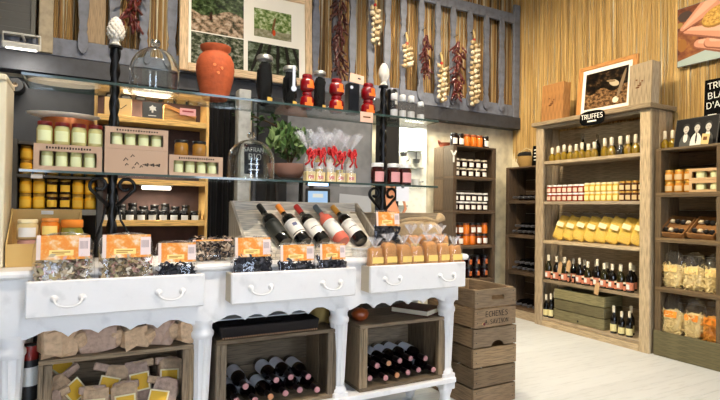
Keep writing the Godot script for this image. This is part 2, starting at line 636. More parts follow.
func back_wall_things() -> void:
	var vc := mat("cane_colours", Color.WHITE, 0.75)
	vc.vertex_color_use_as_albedo = true
	# brown cane screen behind the balustrade
	var brown := [Color(0.3, 0.17, 0.06), Color(0.4, 0.24, 0.09), Color(0.18, 0.1, 0.04), Color(0.48, 0.31, 0.13), Color(0.1, 0.06, 0.03), Color(0.42, 0.26, 0.1), Color(0.36, 0.21, 0.075)]
	var o := part(self, "cane_screen", canes(-3.1, 4.95, 2.57, 4.15, 0.017, brown, 3, 0.03, 0.2, 0.03), vc, Vector3(0, 0, -4.99))
	metas(o, "brown cane screen on the back wall behind the grey balustrade", "cane screen")
	stuff(o)
	# golden reed screen on the right wall
	var gold := [Color(0.46, 0.3, 0.105), Color(0.54, 0.36, 0.14), Color(0.43, 0.27, 0.09), Color(0.58, 0.41, 0.17), Color(0.36, 0.22, 0.075), Color(0.5, 0.33, 0.12)]
	var st := SurfaceTool.new()
	st.begin(Mesh.PRIMITIVE_TRIANGLES)
	for layer in 2:
		st.append_from(canes(-4.97, 0.5, 2.12 - 0.02 * layer, 4.19, 0.0095, gold, 7 + layer, 0.16, 0.15, 0.06), 0, Transform3D(Basis(), Vector3(0, 0, 0.006 * layer)))
	var reed := part(self, "reed_screen", st.commit(), vc, Vector3(4.995, 0, 0), Vector3(0, -PI / 2, 0))
	metas(reed, "golden reed screen with ragged lower ends covering the upper right wall", "reed screen")
	stuff(reed)
	# dark panel below on the left
	var slate := tmat("slate_paint", Color(0.2, 0.205, 0.215), "soft", Vector3(0.8, 0.8, 0.8), 0.6)
	struct("trim_1", cbox(4.35, 2.33, 0.03, 0.002), slate, Vector3(-1.02, 1.165, -4.984))
	# hung balustrade
	var grey := tmat("balustrade_grey", Color(0.47, 0.495, 0.56), "soft", Vector3(2, 2, 2), 0.65)
	var beige := tmat("balustrade_beige", Color(0.74, 0.69, 0.6), "soft", Vector3(2, 2, 2), 0.7)
	var deep := tmat("ledge_grey", Color(0.24, 0.25, 0.28), "soft", Vector3(2, 2, 2), 0.6)
	var b := thing("balustrade", "long grey painted wooden balustrade hung along the top of the back wall", "balustrade", Vector3(0, 2.35, -4.9))
	part(b, "ledge", cbox(8.0, 0.15, 0.15, 0.004), deep, Vector3(0.97, 0.085, 0.0)).set_meta("label", "dark grey ledge")
	part(b, "bottom_rail", cbox(8.0, 0.15, 0.035, 0.004), grey, Vector3(0.97, 0.245, 0.03))
	part(b, "top_rail", cbox(8.0, 0.13, 0.04, 0.004), grey, Vector3(0.97, 1.46, 0.03))
	part(b, "end_post", cbox(0.1, 1.5, 0.04, 0.004), grey, Vector3(4.92, 0.9, 0.036))
	var bal := extrude(baluster_poly(1.2), 0.028)
	var xs := [4.64, 4.38, 4.11, 3.85, 3.62, 3.38, 3.13, 2.92, 2.71, 2.48, 2.28, 2.05]
	while xs[-1] > -3.0:
		xs.append(xs[-1] - 0.235)
	for x in xs:
		if not (x > -0.5 and x < -0.25):
			part(b, "baluster", bal, grey, Vector3(x, 0.21, 0.065))
	part(b, "wide_post", cbox(0.1, 1.25, 0.04, 0.004), beige, Vector3(-0.33, 0.8, 0.07)).set_meta("label", "cream painted post")
	var board := part(b, "pale_board", cbox(0.2, 1.1, 0.02, 0.004), wood("frame", "y", 1), Vector3(0.0, 0.87, 0.03))
	board.set_meta("label", "pale knotted board")
	# chili and garlic strings
	for c in [[Vector3(2.28, 3.62, -4.75), 0.92, 0.11, Color(0.24, 0.03, 0.03), "long dark red chili string, nearest the framed collage"], [Vector3(3.38, 3.3, -4.75), 0.46, 0.07, Color(0.24, 0.03, 0.04), "short thin dark chili string between two garlic braids"], [Vector3(3.85, 3.3, -4.75), 0.66, 0.115, Color(0.27, 0.03, 0.03), "thick red chili string between the two lowest garlic braids"], [Vector3(0.3, 3.5, -4.75), 0.68, 0.12, Color(0.34, 0.06, 0.05), "bright red chili bunch above the white pine cone finial"]]:
		chili_string(c[0], c[1], c[2], c[3], c[4])
	for g in [[Vector3(2.71, 3.52, -4.75), 0.45, 0.075, "small garlic braid hanging high beside the longest chili string"], [Vector3(3.13, 3.17, -4.75), 0.29, 0.08, "shortest garlic braid, left of the short thin chili string"], [Vector3(3.62, 3.02, -4.75), 0.47, 0.085, "garlic braid directly left of the thick red chili string"], [Vector3(4.11, 3.38, -4.75), 0.82, 0.095, "longest garlic braid, furthest right on the balustrade"]]:
		garlic_braid(g[0], g[1], g[2], g[3])
	var lv := thing("louvre_panel", "grey louvred panel in the top left corner above the floodlight", "louvre", Vector3(-0.78, 2.62, -4.79))
	var lg := mat("louvre_grey", Color(0.4, 0.4, 0.39), 0.6)
	for s in [-1.0, 1.0]:
		part(lv, "stile", cbox(0.03, 0.9, 0.04, 0.003), lg, Vector3(s * 0.365, 0.45, 0))
	for i in 15:
		part(lv, "slat", cbox(0.7, 0.07, 0.012, 0.003), lg, Vector3(0, 0.03 + 0.06 * i, 0), Vector3(0.35, 0, 0))
	collage()
	wall_lamp()


func chili_string(at: Vector3, len: float, w: float, c: Color, label: String) -> void:
	var o := thing("chili_string", label, "chili string", at, 0.0, "chili strings")
	part(o, "string", tube([Vector3(0, 0.1, -0.02), Vector3(0, 0, 0), Vector3(0, -len, 0)], 0.005, 5), mat("twine", Color(0.55, 0.45, 0.3), 0.9))
	part(o, "hook", tube([Vector3(0, 0.08, -0.076), Vector3(0, 0.08, 0.0), Vector3(0, 0.095, 0.006)], 0.004, 5), mat("hook_iron", Color(0.1, 0.1, 0.1), 0.5))
	var m1 := gloss("chili_%d" % hash(label), c, 0.3)
	var m2 := gloss("chilib_%d" % hash(label), c.lightened(0.1), 0.3)
	var shape := tube([Vector3(0, 0, 0), Vector3(0.008, -0.025, 0.01), Vector3(0.02, -0.055, 0.012), Vector3(0.03, -0.085, 0.006)], 0.011, 6)
	var r := RandomNumberGenerator.new()
	r.seed = hash(label)
	var n := int(len * 90)
	for i in n:
		var y := -len * i / n
		var a := r.randf() * TAU
		var rr := w * r.randf_range(0.0, 0.6)
		part(o, "chili", shape, m1 if r.randf() < 0.6 else m2, Vector3(sin(a) * rr, y, absf(cos(a)) * rr * 0.6 + 0.005), Vector3(r.randf_range(-0.4, 0.2), a - PI / 2 + r.randf_range(-0.6, 0.6), r.randf_range(-0.4, 0.7)))


func garlic_braid(at: Vector3, len: float, w: float, label: String) -> void:
	var o := thing("garlic_braid", label, "garlic braid", at, 0.0, "garlic braids")
	var straw := mat("garlic_straw", Color(0.68, 0.6, 0.42), 0.9)
	part(o, "braid", tube([Vector3(0, 0.12, -0.02), Vector3(0.01, 0.02, 0), Vector3(-0.01, -len * 0.5, 0), Vector3(0, -len, 0)], 0.014, 6), straw)
	part(o, "hook", tube([Vector3(0, 0.1, -0.076), Vector3(0, 0.1, 0.0), Vector3(0, 0.115, 0.006)], 0.004, 5), mat("hook_iron", Color(0.1, 0.1, 0.1), 0.5))
	part(o, "red_tie", lathe([Vector2(0.016, -0.015), Vector2(0.018, 0), Vector2(0.016, 0.015)], 8), mat("red_thread", Color(0.6, 0.1, 0.08), 0.8), Vector3(0, -0.01, 0))
	var bulb := lathe([Vector2(0.0, -0.03), Vector2(0.014, -0.029), Vector2(0.026, -0.018), Vector2(0.03, -0.004), Vector2(0.026, 0.01), Vector2(0.014, 0.023), Vector2(0.006, 0.034), Vector2(0.004, 0.05), Vector2(0.0, 0.05)], 10)
	var ms := [mat("garlic_a", Color(0.76, 0.71, 0.6), 0.6), mat("garlic_b", Color(0.66, 0.58, 0.45), 0.6), mat("garlic_c", Color(0.8, 0.76, 0.67), 0.6)]
	var r := RandomNumberGenerator.new()
	r.seed = hash(label)
	var n := int(len * 46)
	for i in n:
		var y := -0.05 - (len - 0.05) * i / n
		var side: float = [-1.0, 1.0, 0.0][i % 3]
		part(o, "garlic_bulb", bulb, ms[r.randi() % 3], Vector3(side * w * 0.5 + r.randf_range(-0.012, 0.012), y, 0.02 + (0.02 if side == 0.0 else 0.0)), Vector3(r.randf_range(0.0, 1.2), r.randf() * TAU, side * r.randf_range(0.4, 1.3)), Vector3.ONE * r.randf_range(0.68, 1.0))


func collage() -> void:
	var o := thing("framed_collage", "large pale wood frame with four landscape photographs on a white mount", "picture frame", Vector3(1.33, 2.51, -4.72))
	var piv := 1.3
	var tilt := Vector3(-0.06, 0, 0)
	var w := 1.28
	var h := 0.92
	var fw := wood("frame", "y", 2)
	var fx := wood("frame", "x", 2)
	var body := Node3D.new()
	body.name = "frame"
	o.add_child(body)
	body.rotation = tilt
	for s in [-1.0, 1.0]:
		part(body, "stile", cbox(0.075, h, 0.035, 0.006), fw, Vector3(s * (w * 0.5 - 0.0375), h * 0.5, 0))
	for y in [0.0375, h - 0.0375]:
		part(body, "rail", cbox(w - 0.15, 0.075, 0.035, 0.006), fx, Vector3(0, y, 0))
	part(body, "mount", cbox(w - 0.14, h - 0.14, 0.01, 0.0), mat("mount_white", Color(0.9, 0.89, 0.86), 0.7), Vector3(0, h * 0.5, 0.0))
	var leaf := [Color(0.05, 0.07, 0.03), Color(0.1, 0.14, 0.06), Color(0.18, 0.25, 0.11), Color(0.3, 0.36, 0.22), Color(0.45, 0.5, 0.4)]
	var earth := [Color(0.1, 0.12, 0.06), Color(0.3, 0.27, 0.2), Color(0.55, 0.46, 0.38), Color(0.68, 0.6, 0.52), Color(0.75, 0.7, 0.64)]
	# four prints: x, y (from lower left of the mount), w, h
	var im1 := noise_print(128, 120, 4, leaf, 0.05)
	var low := noise_print(128, 120, 14, earth, 0.04)
	for y in 120:
		for x in 128:
			if y > 66 + 10.0 * sin(x * 0.05):
				im1.set_pixel(x, y, low.get_pixel(x, y))
	ellipse(im1, 46, 78, 4, 9, Color(0.2, 0.1, 0.06))
	ellipse(im1, 47, 68, 3, 3, Color(0.16, 0.09, 0.06))
	var im2 := noise_print(128, 96, 24, [Color(0.05, 0.06, 0.05), Color(0.16, 0.19, 0.13), Color(0.3, 0.33, 0.25), Color(0.5, 0.5, 0.46), Color(0.6, 0.6, 0.56)], 0.05)
	var im3 := noise_print(96, 72, 34, [Color(0.2, 0.3, 0.12), Color(0.36, 0.45, 0.22), Color(0.6, 0.65, 0.48), Color(0.8, 0.82, 0.76)], 0.06)
	for y in range(52, 72):
		for x in 96:
			im3.set_pixel(x, y, Color(0.55, 0.5, 0.46).lerp(im3.get_pixel(x, y), 0.35))
	ellipse(im3, 49, 38, 3, 22, Color(0.42, 0.3, 0.18), 0.2)
	ellipse(im3, 50, 56, 4, 8, Color(0.75, 0.28, 0.14))
	var im4 := noise_print(112, 96, 44, [Color(0.09, 0.11, 0.08), Color(0.2, 0.24, 0.17), Color(0.36, 0.4, 0.33), Color(0.5, 0.54, 0.5)], 0.04)
	for k in 5:
		ellipse(im4, 20 + 22 * k, 40, 4, 60, Color(0.12, 0.11, 0.1), 0.25 - 0.12 * k)
	var k := 0
	for p in [[-0.3, 0.6, 0.48, 0.44, im1], [-0.3, 0.22, 0.48, 0.3, im2], [0.23, 0.57, 0.38, 0.28, im3], [0.24, 0.22, 0.52, 0.3, im4]]:
		k += 1
		part(body, "photograph", print_quad(p[2], p[3]), image_mat("collage_print_%d" % k, p[4], 0.35), Vector3(p[0], p[1], 0.0065))


func wall_lamp() -> void:
	var o := thing("wall_floodlight", "small white slim floodlight on a bracket in the top left corner", "lamp", Vector3(-0.47, 2.5, -4.62))
	var white := mat("enamel_white", Color(0.85, 0.85, 0.83), 0.4)
	part(o, "bracket", tube([Vector3(-0.12, 0, 0.0), Vector3(-0.12, 0.09, 0), Vector3(0.12, 0.09, 0), Vector3(0.12, 0, 0)], 0.008, 6), white)
	part(o, "arm", tube([Vector3(0, 0.09, 0), Vector3(0, 0.09, -0.2)], 0.01, 6), white)
	part(o, "housing", cbox(0.25, 0.05, 0.06, 0.008), white, Vector3(0, 0, 0), Vector3(0.3, 0, 0))
	var g := mat("floodlight_glow", Color(1, 1, 1), 0.4)
	g.emission_enabled = true
	g.emission = Color(1.0, 0.97, 0.92)
	g.emission_energy_multiplier = 3.0
	part(o, "light_tube", cbox(0.2, 0.015, 0.03, 0.004), g, Vector3(0, -0.027, 0.012), Vector3(0.3, 0, 0))
	var a := AreaLight3D.new()
	a.name = "floodlight_beam"
	a.area_size = Vector2(0.2, 0.03)
	a.light_color = Color(1.0, 0.97, 0.92)
	a.light_energy = 0.35
	a.area_range = 10.0
	a.shadow_enabled = true
	o.add_child(a)
	a.position = Vector3(0, -0.04, 0.016)
	a.rotation = Vector3(-PI / 2 + 0.3, 0, 0)
	var r := thing("paper_roll", "black ended paper roll fixed on the dark panel at far left", "paper roll", Vector3(-0.53, 2.24, -4.93))
	part(r, "roll", lathe([Vector2(0.016, 0.07), Vector2(0.016, 0.1), Vector2(0.055, 0.1), Vector2(0.058, 0.09), Vector2(0.058, -0.03), Vector2(0, -0.03)], 18), mat("roll_dark", Color(0.1, 0.1, 0.1), 0.6), Vector3.ZERO, Vector3(PI / 2, 0, 0))
	part(r, "core", lathe([Vector2(0.016, 0.095), Vector2(0.02, 0.102), Vector2(0.0, 0.08)], 12), mat("roll_core", Color(0.6, 0.52, 0.42), 0.8), Vector3.ZERO, Vector3(PI / 2, 0, 0))


# ---------------------------------------------------------------- goods
func jar(label: String, at: Vector3, group: String, r: float, h: float, content: Material, lid: Material, paper: Material, turn := 0.0, called := "jar", hex := false) -> Node3D:
	var o := thing(called, label, "jar", at, turn, group)
	var seg := 6 if hex else 14
	part(o, "body", lathe([Vector2(0, 0), Vector2(r * 0.88, 0), Vector2(r, h * 0.05), Vector2(r, h * 0.68), Vector2(r * 0.86, h * 0.8), Vector2(r * 0.84, h * 0.84), Vector2(0, h * 0.84)], seg), content)
	part(o, "lid", lathe([Vector2(r * 0.88, h * 0.82), Vector2(r * 0.93, h * 0.83), Vector2(r * 0.93, h * 0.97), Vector2(r * 0.87, h), Vector2(0, h)], 14), lid)
	if paper:
		part(o, "label", lathe([Vector2(r * 1.012, h * 0.14), Vector2(r * 1.012, h * 0.6)], 8, 1.75, -0.875), paper)
	return o


func bottle(called: String, label: String, at: Vector3, group: String, r: float, h: float, body: Material, cap: Material, paper: Material, turn := 0.0, wine := true, tip: Material = null) -> Node3D:
	var o := thing(called, label, "bottle", at, turn, group)
	var prof := [Vector2(0, 0), Vector2(r * 0.9, 0), Vector2(r, h * 0.02), Vector2(r, h * 0.58), Vector2(r * 0.92, h * 0.64), Vector2(r * 0.5, h * 0.7), Vector2(r * 0.38, h * 0.75), Vector2(r * 0.36, h * 0.9)]
	if not wine:
		prof = [Vector2(0, 0), Vector2(r * 0.92, 0), Vector2(r, h * 0.02), Vector2(r, h * 0.5), Vector2(r * 0.85, h * 0.6), Vector2(r * 0.42, h * 0.68), Vector2(r * 0.38, h * 0.88)]
	part(o, "glass_body", lathe(prof, 18), body)
	var c0 := 0.78 if wine else 0.74
	part(o, "capsule", lathe([Vector2(r * 0.4, h * c0), Vector2(r * 0.41, h * (c0 + 0.01)), Vector2(r * 0.42, h * 0.97), Vector2(r * 0.4, h * 0.995), Vector2(0, h)], 12), cap)
	if tip:
		part(o, "capsule_tip", lathe([Vector2(r * 0.425, h * 0.985), Vector2(r * 0.41, h * 1.0), Vector2(r * 0.25, h * 1.004), Vector2(0, h * 1.005)], 12), tip)
	if paper:
		part(o, "label", lathe([Vector2(r * 1.03, h * (0.16 if wine else 0.08)), Vector2(r * 1.03, h * (0.5 if wine else 0.34))], 12, PI * 1.05, -PI * 0.525), paper)
	return o


func paper(key: String, c: Color) -> StandardMaterial3D:
	return mat(key, c, 0.7)


# a crate lying on its side with the opening towards local +z; origin at the middle of its base front edge
func open_crate(called: String, label: String, at: Vector3, turn: float, w: float, h: float, d: float, kind: String, sd: int, group: String, t := 0.016) -> Node3D:
	var o := thing(called, label, "crate", at, turn, group)
	var nb := maxi(2, roundi(h / 0.14))
	for i in nb:
		part(o, "back_plank", cbox(w - 2 * t - 0.002, h / nb - 0.004, t, 0.002), wood(kind, "x", sd + i), Vector3(0, h * (i + 0.5) / nb, -d + t * 0.5))
	var nd := maxi(2, roundi(d / 0.17))
	for i in nd:
		var z := -d * (i + 0.5) / nd
		part(o, "top_plank", cbox(w - 0.002, t, d / nd - 0.004, 0.002), wood(kind, "x", sd + i + 1), Vector3(0, h - t * 0.5, z))
		part(o, "bottom_plank", cbox(w - 0.002, t, d / nd - 0.004, 0.002), wood(kind, "x", sd + i + 2), Vector3(0, t * 0.5, z))
		for s in [-1.0, 1.0]:
			part(o, "side_plank", cbox(t, h - 2 * t - 0.001, d / nd - 0.005, 0.002), wood(kind, "y", sd + i + int(s)), Vector3(s * (w * 0.5 - t * 0.5), h * 0.5, z))
	for s in [-1.0, 1.0]:
		part(o, "corner_batten", cbox(0.03, h - 2 * t - 0.002, 0.03, 0.002), wood(kind, "y", sd + 3), Vector3(s * (w * 0.5 - t - 0.016), h * 0.5, -0.016))
	return o


# ---------------------------------------------------------------- behind the counter
func back_furniture() -> void:
	var o := thing("display_shelf", "honey coloured wooden display shelf with curved sides behind the counter", "shelf", Vector3(0.47, 0.0, -4.47))
	var hx := wood("honey", "x", 0)
	var w := 0.86
	var side := PackedVector2Array([Vector2(0, 0), Vector2(0, 2.05)])
	for i in 9:
		var a := PI / 2 * i / 8.0
		side.append(Vector2(0.17 - 0.17 * cos(a), 2.05 + 0.23 * sin(a)))
	side.append(Vector2(0.3, 2.28))
	side.append(Vector2(0.3, 0))
	var sm := extrude(side, 0.022)
	for s in [-1.0, 1.0]:
		part(o, "side_panel", sm, wood("honey", "y", 1 if s < 0 else 2), Vector3(s * w * 0.5, 0, 0), Vector3(0, PI / 2, 0))
	for y in [0.75, 1.145, 1.485, 1.985]:
		part(o, "shelf_board", cbox(w - 0.024, 0.026, 0.27, 0.003), hx, Vector3(0, y, -0.15))
		part(o, "shelf_lip", cbox(w - 0.024, 0.05, 0.014, 0.003), wood("honey", "x", 2), Vector3(0, y + 0.005, -0.008))
	part(o, "top_board", cbox(w - 0.024, 0.022, 0.14, 0.003), hx, Vector3(0, 2.265, -0.23))
	part(o, "back_panel", cbox(w - 0.024, 2.25, 0.012, 0.0), tmat("plum_back", Color(0.36, 0.27, 0.25), "soft", Vector3(1.5, 1.5, 1.5), 0.8), Vector3(0, 1.14, -0.293))
	# dark jars in a row
	var darkc := gloss("black_preserve", Color(0.05, 0.035, 0.03), 0.2)
	var black := mat("black_lid", Color(0.05, 0.05, 0.055), 0.4)
	var white := paper("white_paper", Color(0.88, 0.87, 0.84))
	for i in 9:
		jar("small black-lidded jar, %s from left in front row on the honey display shelf" % ORD[i], Vector3(0.13 + 0.085 * i, 1.159, -4.51), "black lidded jars on the display shelf", 0.037, 0.095, darkc, black, white)
	for i in 8:
		jar("black jar %s from left in the raised back row of the honey display shelf" % ORD[i], Vector3(0.16 + 0.085 * i, 1.159, -4.62), "black jars in the back row", 0.037, 0.13 + 0.012 * (i % 3), black, black, null)
	var goldp := paper("gold_paper", Color(0.85, 0.68, 0.3))
	for i in 3:
		jar("black-topped jar with gold label, %s from left on the middle display shelf board" % ORD[i], Vector3(0.58 + 0.1 * i, 1.499, -4.53), "gold labelled jars", 0.045, 0.1, gloss("gold_preserve", Color(0.6, 0.42, 0.14)), black, goldp)
		jar("plain black jar %s from left behind the gold labelled jars" % ORD[i], Vector3(0.56 + 0.1 * i, 1.499, -4.66), "black jars behind gold labels", 0.045, 0.19, black, black, null)
	for i in 3:
		jar("small dark jar %s from left on left of the middle display shelf board" % ORD[i], Vector3(0.15 + 0.11 * i, 1.499, -4.6), "dark jars on the middle board", 0.042, 0.12, darkc, black, white)
	var card := thing("display_card", "small grey card with a white tree emblem standing on the display shelf", "card", Vector3(0.455, 1.999, -4.5))
	part(card, "card_board", cbox(0.155, 0.15, 0.006, 0.001), mat("card_grey", Color(0.27, 0.28, 0.28), 0.7), Vector3(0, 0.075, 0))
	var em := mat("emblem_white", Color(0.85, 0.85, 0.82), 0.7)
	part(card, "emblem", extrude(PackedVector2Array([Vector2(-0.006, -0.03), Vector2(0.006, -0.03), Vector2(0.008, -0.008), Vector2(0.03, -0.012), Vector2(0.022, 0.008), Vector2(0.028, 0.018), Vector2(0.008, 0.022), Vector2(0, 0.035), Vector2(-0.012, 0.022), Vector2(-0.026, 0.014), Vector2(-0.018, -0.002), Vector2(-0.024, -0.014), Vector2(-0.007, -0.008)]), 0.002), em, Vector3(0, 0.095, 0.004))
	part(card, "caption", cbox(0.06, 0.006, 0.002, 0.0), em, Vector3(0, 0.04, 0.004))
	for q in [[0.43, 2.245, 0.42, "upper lit strip lamp under the top board of the honey display shelf"], [0.5, 1.462, 0.26, "lower lit strip lamp under the middle board of the honey display shelf"]]:
		var lp := thing("strip_lamp", q[3], "lamp", Vector3(q[0], q[1], -4.56 if q[1] > 2 else -4.52), 0.0, "shelf strip lamps")
		part(lp, "housing", cbox(q[2], 0.012, 0.05, 0.003), mat("enamel_white", Color(0.85, 0.85, 0.83), 0.4), Vector3(0, 0.002, 0))
		var gm := mat("shelf_lamp_glow", Color(1, 1, 1), 0.4)
		gm.emission_enabled = true
		gm.emission = Color(1.0, 0.95, 0.85)
		gm.emission_energy_multiplier = 2.5
		part(lp, "light_tube", cbox(q[2] - 0.03, 0.034, 0.028, 0.008), gm, Vector3(0, -0.02, 0.01))
		var ar := AreaLight3D.new()
		ar.name = "strip_beam"
		ar.area_size = Vector2(q[2] - 0.03, 0.03)
		ar.light_color = Color(1.0, 0.95, 0.85)
		ar.light_energy = 0.5
		ar.area_range = 10.0
		ar.shadow_enabled = true
		lp.add_child(ar)
		ar.position = Vector3(0, -0.04, 0.01)
		ar.rotation = Vector3(-PI / 2, 0, 0)
	var wb := thing("wooden_wedge", "slanting pale wood block beside the grey emblem card", "block", Vector3(0.68, 1.999, -4.58))
	part(wb, "block", extrude(PackedVector2Array([Vector2(-0.13, 0), Vector2(0.13, 0), Vector2(0.13, 0.07), Vector2(-0.13, 0.15)]), 0.1), wood("honey", "x", 1))
	part(wb, "front_batten", cbox(0.27, 0.03, 0.012, 0.002), wood("orange", "x", 2), Vector3(0, 0.1, 0.056), Vector3(0, 0, -0.3))
	var pc := thing("price_card", "pink dotted price card clipped to the top shelf board", "price card", Vector3(0.73, 2.06, -4.455))
	part(pc, "card_board", cbox(0.13, 0.06, 0.004, 0.0), paper("pink_paper", Color(0.85, 0.62, 0.62)), Vector3(0, 0.03, 0))
	part(pc, "print", cbox(0.09, 0.012, 0.002, 0.0), mat("dot_red", Color(0.6, 0.2, 0.22), 0.7), Vector3(0, 0.035, 0.003))
	var pb := thing("printed_box", "cream box with leaf drawing at left of the top display shelf", "box", Vector3(0.2, 1.999, -4.56))
	part(pb, "carton", cbox(0.2, 0.17, 0.1, 0.003), paper("cream_card", Color(0.85, 0.72, 0.48)), Vector3(0, 0.085, 0))
	part(pb, "drawing", tube([Vector3(-0.06, 0.06, 0.051), Vector3(-0.01, 0.09, 0.051), Vector3(0.02, 0.075, 0.051), Vector3(0.06, 0.11, 0.051)], 0.003, 5), mat("ink", Color(0.2, 0.16, 0.12), 0.8))
	# black curtain
	var cu := thing("curtain", "black fabric curtain hanging in folds beside the display shelf", "curtain", Vector3(1.1, 0.0, -4.86))
	var st := start()
	st.set_smooth_group(0)
	for i in 36:
		var v := []
		for k in [i, i + 1]:
			var x: float = -0.16 + 0.32 * k / 36.0
			v.append(Vector3(x, 0, 0.025 * sin(k * 1.05) + 0.012 * sin(k * 0.37)))
		quad(st, v[0], v[1], v[1] + Vector3(0, 2.3, 0), v[0] + Vector3(0, 2.3, 0), Vector3(0, 0, 1))
	part(cu, "cloth", done(st), mat("black_cloth", Color(0.035, 0.033, 0.045), 0.95))
	part(cu, "rod", tube([Vector3(-0.19, 2.3, 0), Vector3(0.19, 2.3, 0)], 0.012, 8), mat("iron", Color(0.05, 0.05, 0.05), 0.5))
	# partition with door frame, dark column
	var pg := tmat("partition_grey", Color(0.46, 0.47, 0.49), "soft", Vector3(0.8, 0.8, 0.8), 0.7)
	struct("wall_partition", cbox(1.3, 2.33, 0.06, 0.004), pg, Vector3(2.02, 1.165, -4.73))
	struct("trim_2", cbox(0.11, 2.33, 0.12, 0.006), tmat("post_white", Color(0.72, 0.73, 0.72), "soft", Vector3(2, 2, 2), 0.6), Vector3(1.2, 1.165, -4.45))
	struct("trim_3", cbox(0.24, 2.33, 0.1, 0.006), mat("column_dark", Color(0.06, 0.06, 0.065), 0.6), Vector3(2.8, 1.165, -4.6))
	struct("trim_4", cbox(0.3, 1.4, 0.03, 0.003), tmat("night_panel", Color(0.1, 0.1, 0.11), "soft", Vector3(1, 1, 1), 0.5), Vector3(1.55, 1.65, -4.68))
	niche()
	plant()
	# till screen and the back of a metal stand
	var sc := thing("till_screen", "small till screen showing a pale blue page behind the bottle rack", "screen", Vector3(1.565, 0.0, -3.6), -0.35)
	part(sc, "stand_post", lathe([Vector2(0.09, 0.9), Vector2(0.09, 0.915), Vector2(0.02, 0.93), Vector2(0.018, 1.3), Vector2(0, 1.3)], 14), mat("plastic_black", Color(0.04, 0.04, 0.045), 0.4))
	part(sc, "bezel", cbox(0.19, 0.15, 0.025, 0.006), mat("plastic_black", Color.BLACK), Vector3(0, 1.37, 0.02), Vector3(-0.1, 0, 0))
	var gl := mat("screen_page", Color(0.5, 0.6, 0.7), 0.3)
	gl.emission_enabled = true
	gl.emission = Color(0.55, 0.72, 0.9)
	gl.emission_energy_multiplier = 0.6
	var pge := part(sc, "display_page", cbox(0.15, 0.11, 0.004, 0.0), gl, Vector3(0, 1.37, 0.034), Vector3(-0.1, 0, 0))
	part(pge, "text_block", cbox(0.08, 0.03, 0.002, 0.0), mat("screen_white", Color(0.9, 0.93, 0.95), 0.4), Vector3(0, 0.02, 0.003))
	var al := AreaLight3D.new()
	al.name = "screen_light"
	al.area_size = Vector2(0.15, 0.11)
	al.light_color = Color(0.6, 0.75, 0.95)
	al.light_energy = 0.05
	al.shadow_enabled = true
	sc.add_child(al)
	al.position = Vector3(0, 1.37, 0.05)
	al.rotation = Vector3(0, PI, 0)
	var cb := thing("service_desk", "dark service desk standing behind the white counter", "desk", Vector3(1.7, 0.0, -3.66))
	part(cb, "desk_top", cbox(1.3, 0.04, 0.36, 0.004), mat("desk_dark", Color(0.09, 0.085, 0.08), 0.5), Vector3(0, 0.88, 0))
	part(cb, "desk_front", cbox(1.26, 0.86, 0.03, 0.002), mat("desk_dark", Color.BLACK), Vector3(0, 0.43, 0.14))
	for s in [-1.0, 1.0]:
		part(cb, "desk_side", cbox(0.03, 0.86, 0.28, 0.002), mat("desk_dark", Color.BLACK), Vector3(s * 0.62, 0.43, -0.03))
	var mb := thing("metal_easel", "pale grey folded metal stand behind the right of the bottle rack", "stand", Vector3(1.9, 0.9, -3.6), -0.3)
	part(mb, "face_plate", extrude(PackedVector2Array([Vector2(-0.15, 0), Vector2(0.15, 0), Vector2(0.14, 0.5), Vector2(-0.12, 0.52)]), 0.01), mat("stand_grey", Color(0.62, 0.63, 0.64), 0.45), Vector3.ZERO, Vector3(-0.15, 0, 0))
	part(mb, "rear_leg", cbox(0.03, 0.5, 0.01, 0.001), mat("stand_grey", Color.GRAY), Vector3(0, 0.245, -0.13), Vector3(0.2, 0, 0))
	var jg := thing("stone_jug", "pale terracotta jug standing behind the counter under the glass shelf end", "jug", Vector3(2.21, 0.9, -3.6))
	part(jg, "body", lathe([Vector2(0, 0), Vector2(0.09, 0), Vector2(0.13, 0.15), Vector2(0.12, 0.32), Vector2(0.06, 0.45), Vector2(0.05, 0.52), Vector2(0.065, 0.56), Vector2(0.055, 0.56), Vector2(0.04, 0.5)], 20), mat("pale_clay", Color(0.82, 0.57, 0.42), 0.8))
	part(jg, "handle", tube([Vector3(0.055, 0.52, 0), Vector3(0.14, 0.5, 0), Vector3(0.17, 0.4, 0), Vector3(0.11, 0.3, 0)], 0.012, 8), mat("pale_clay", Color.GRAY))


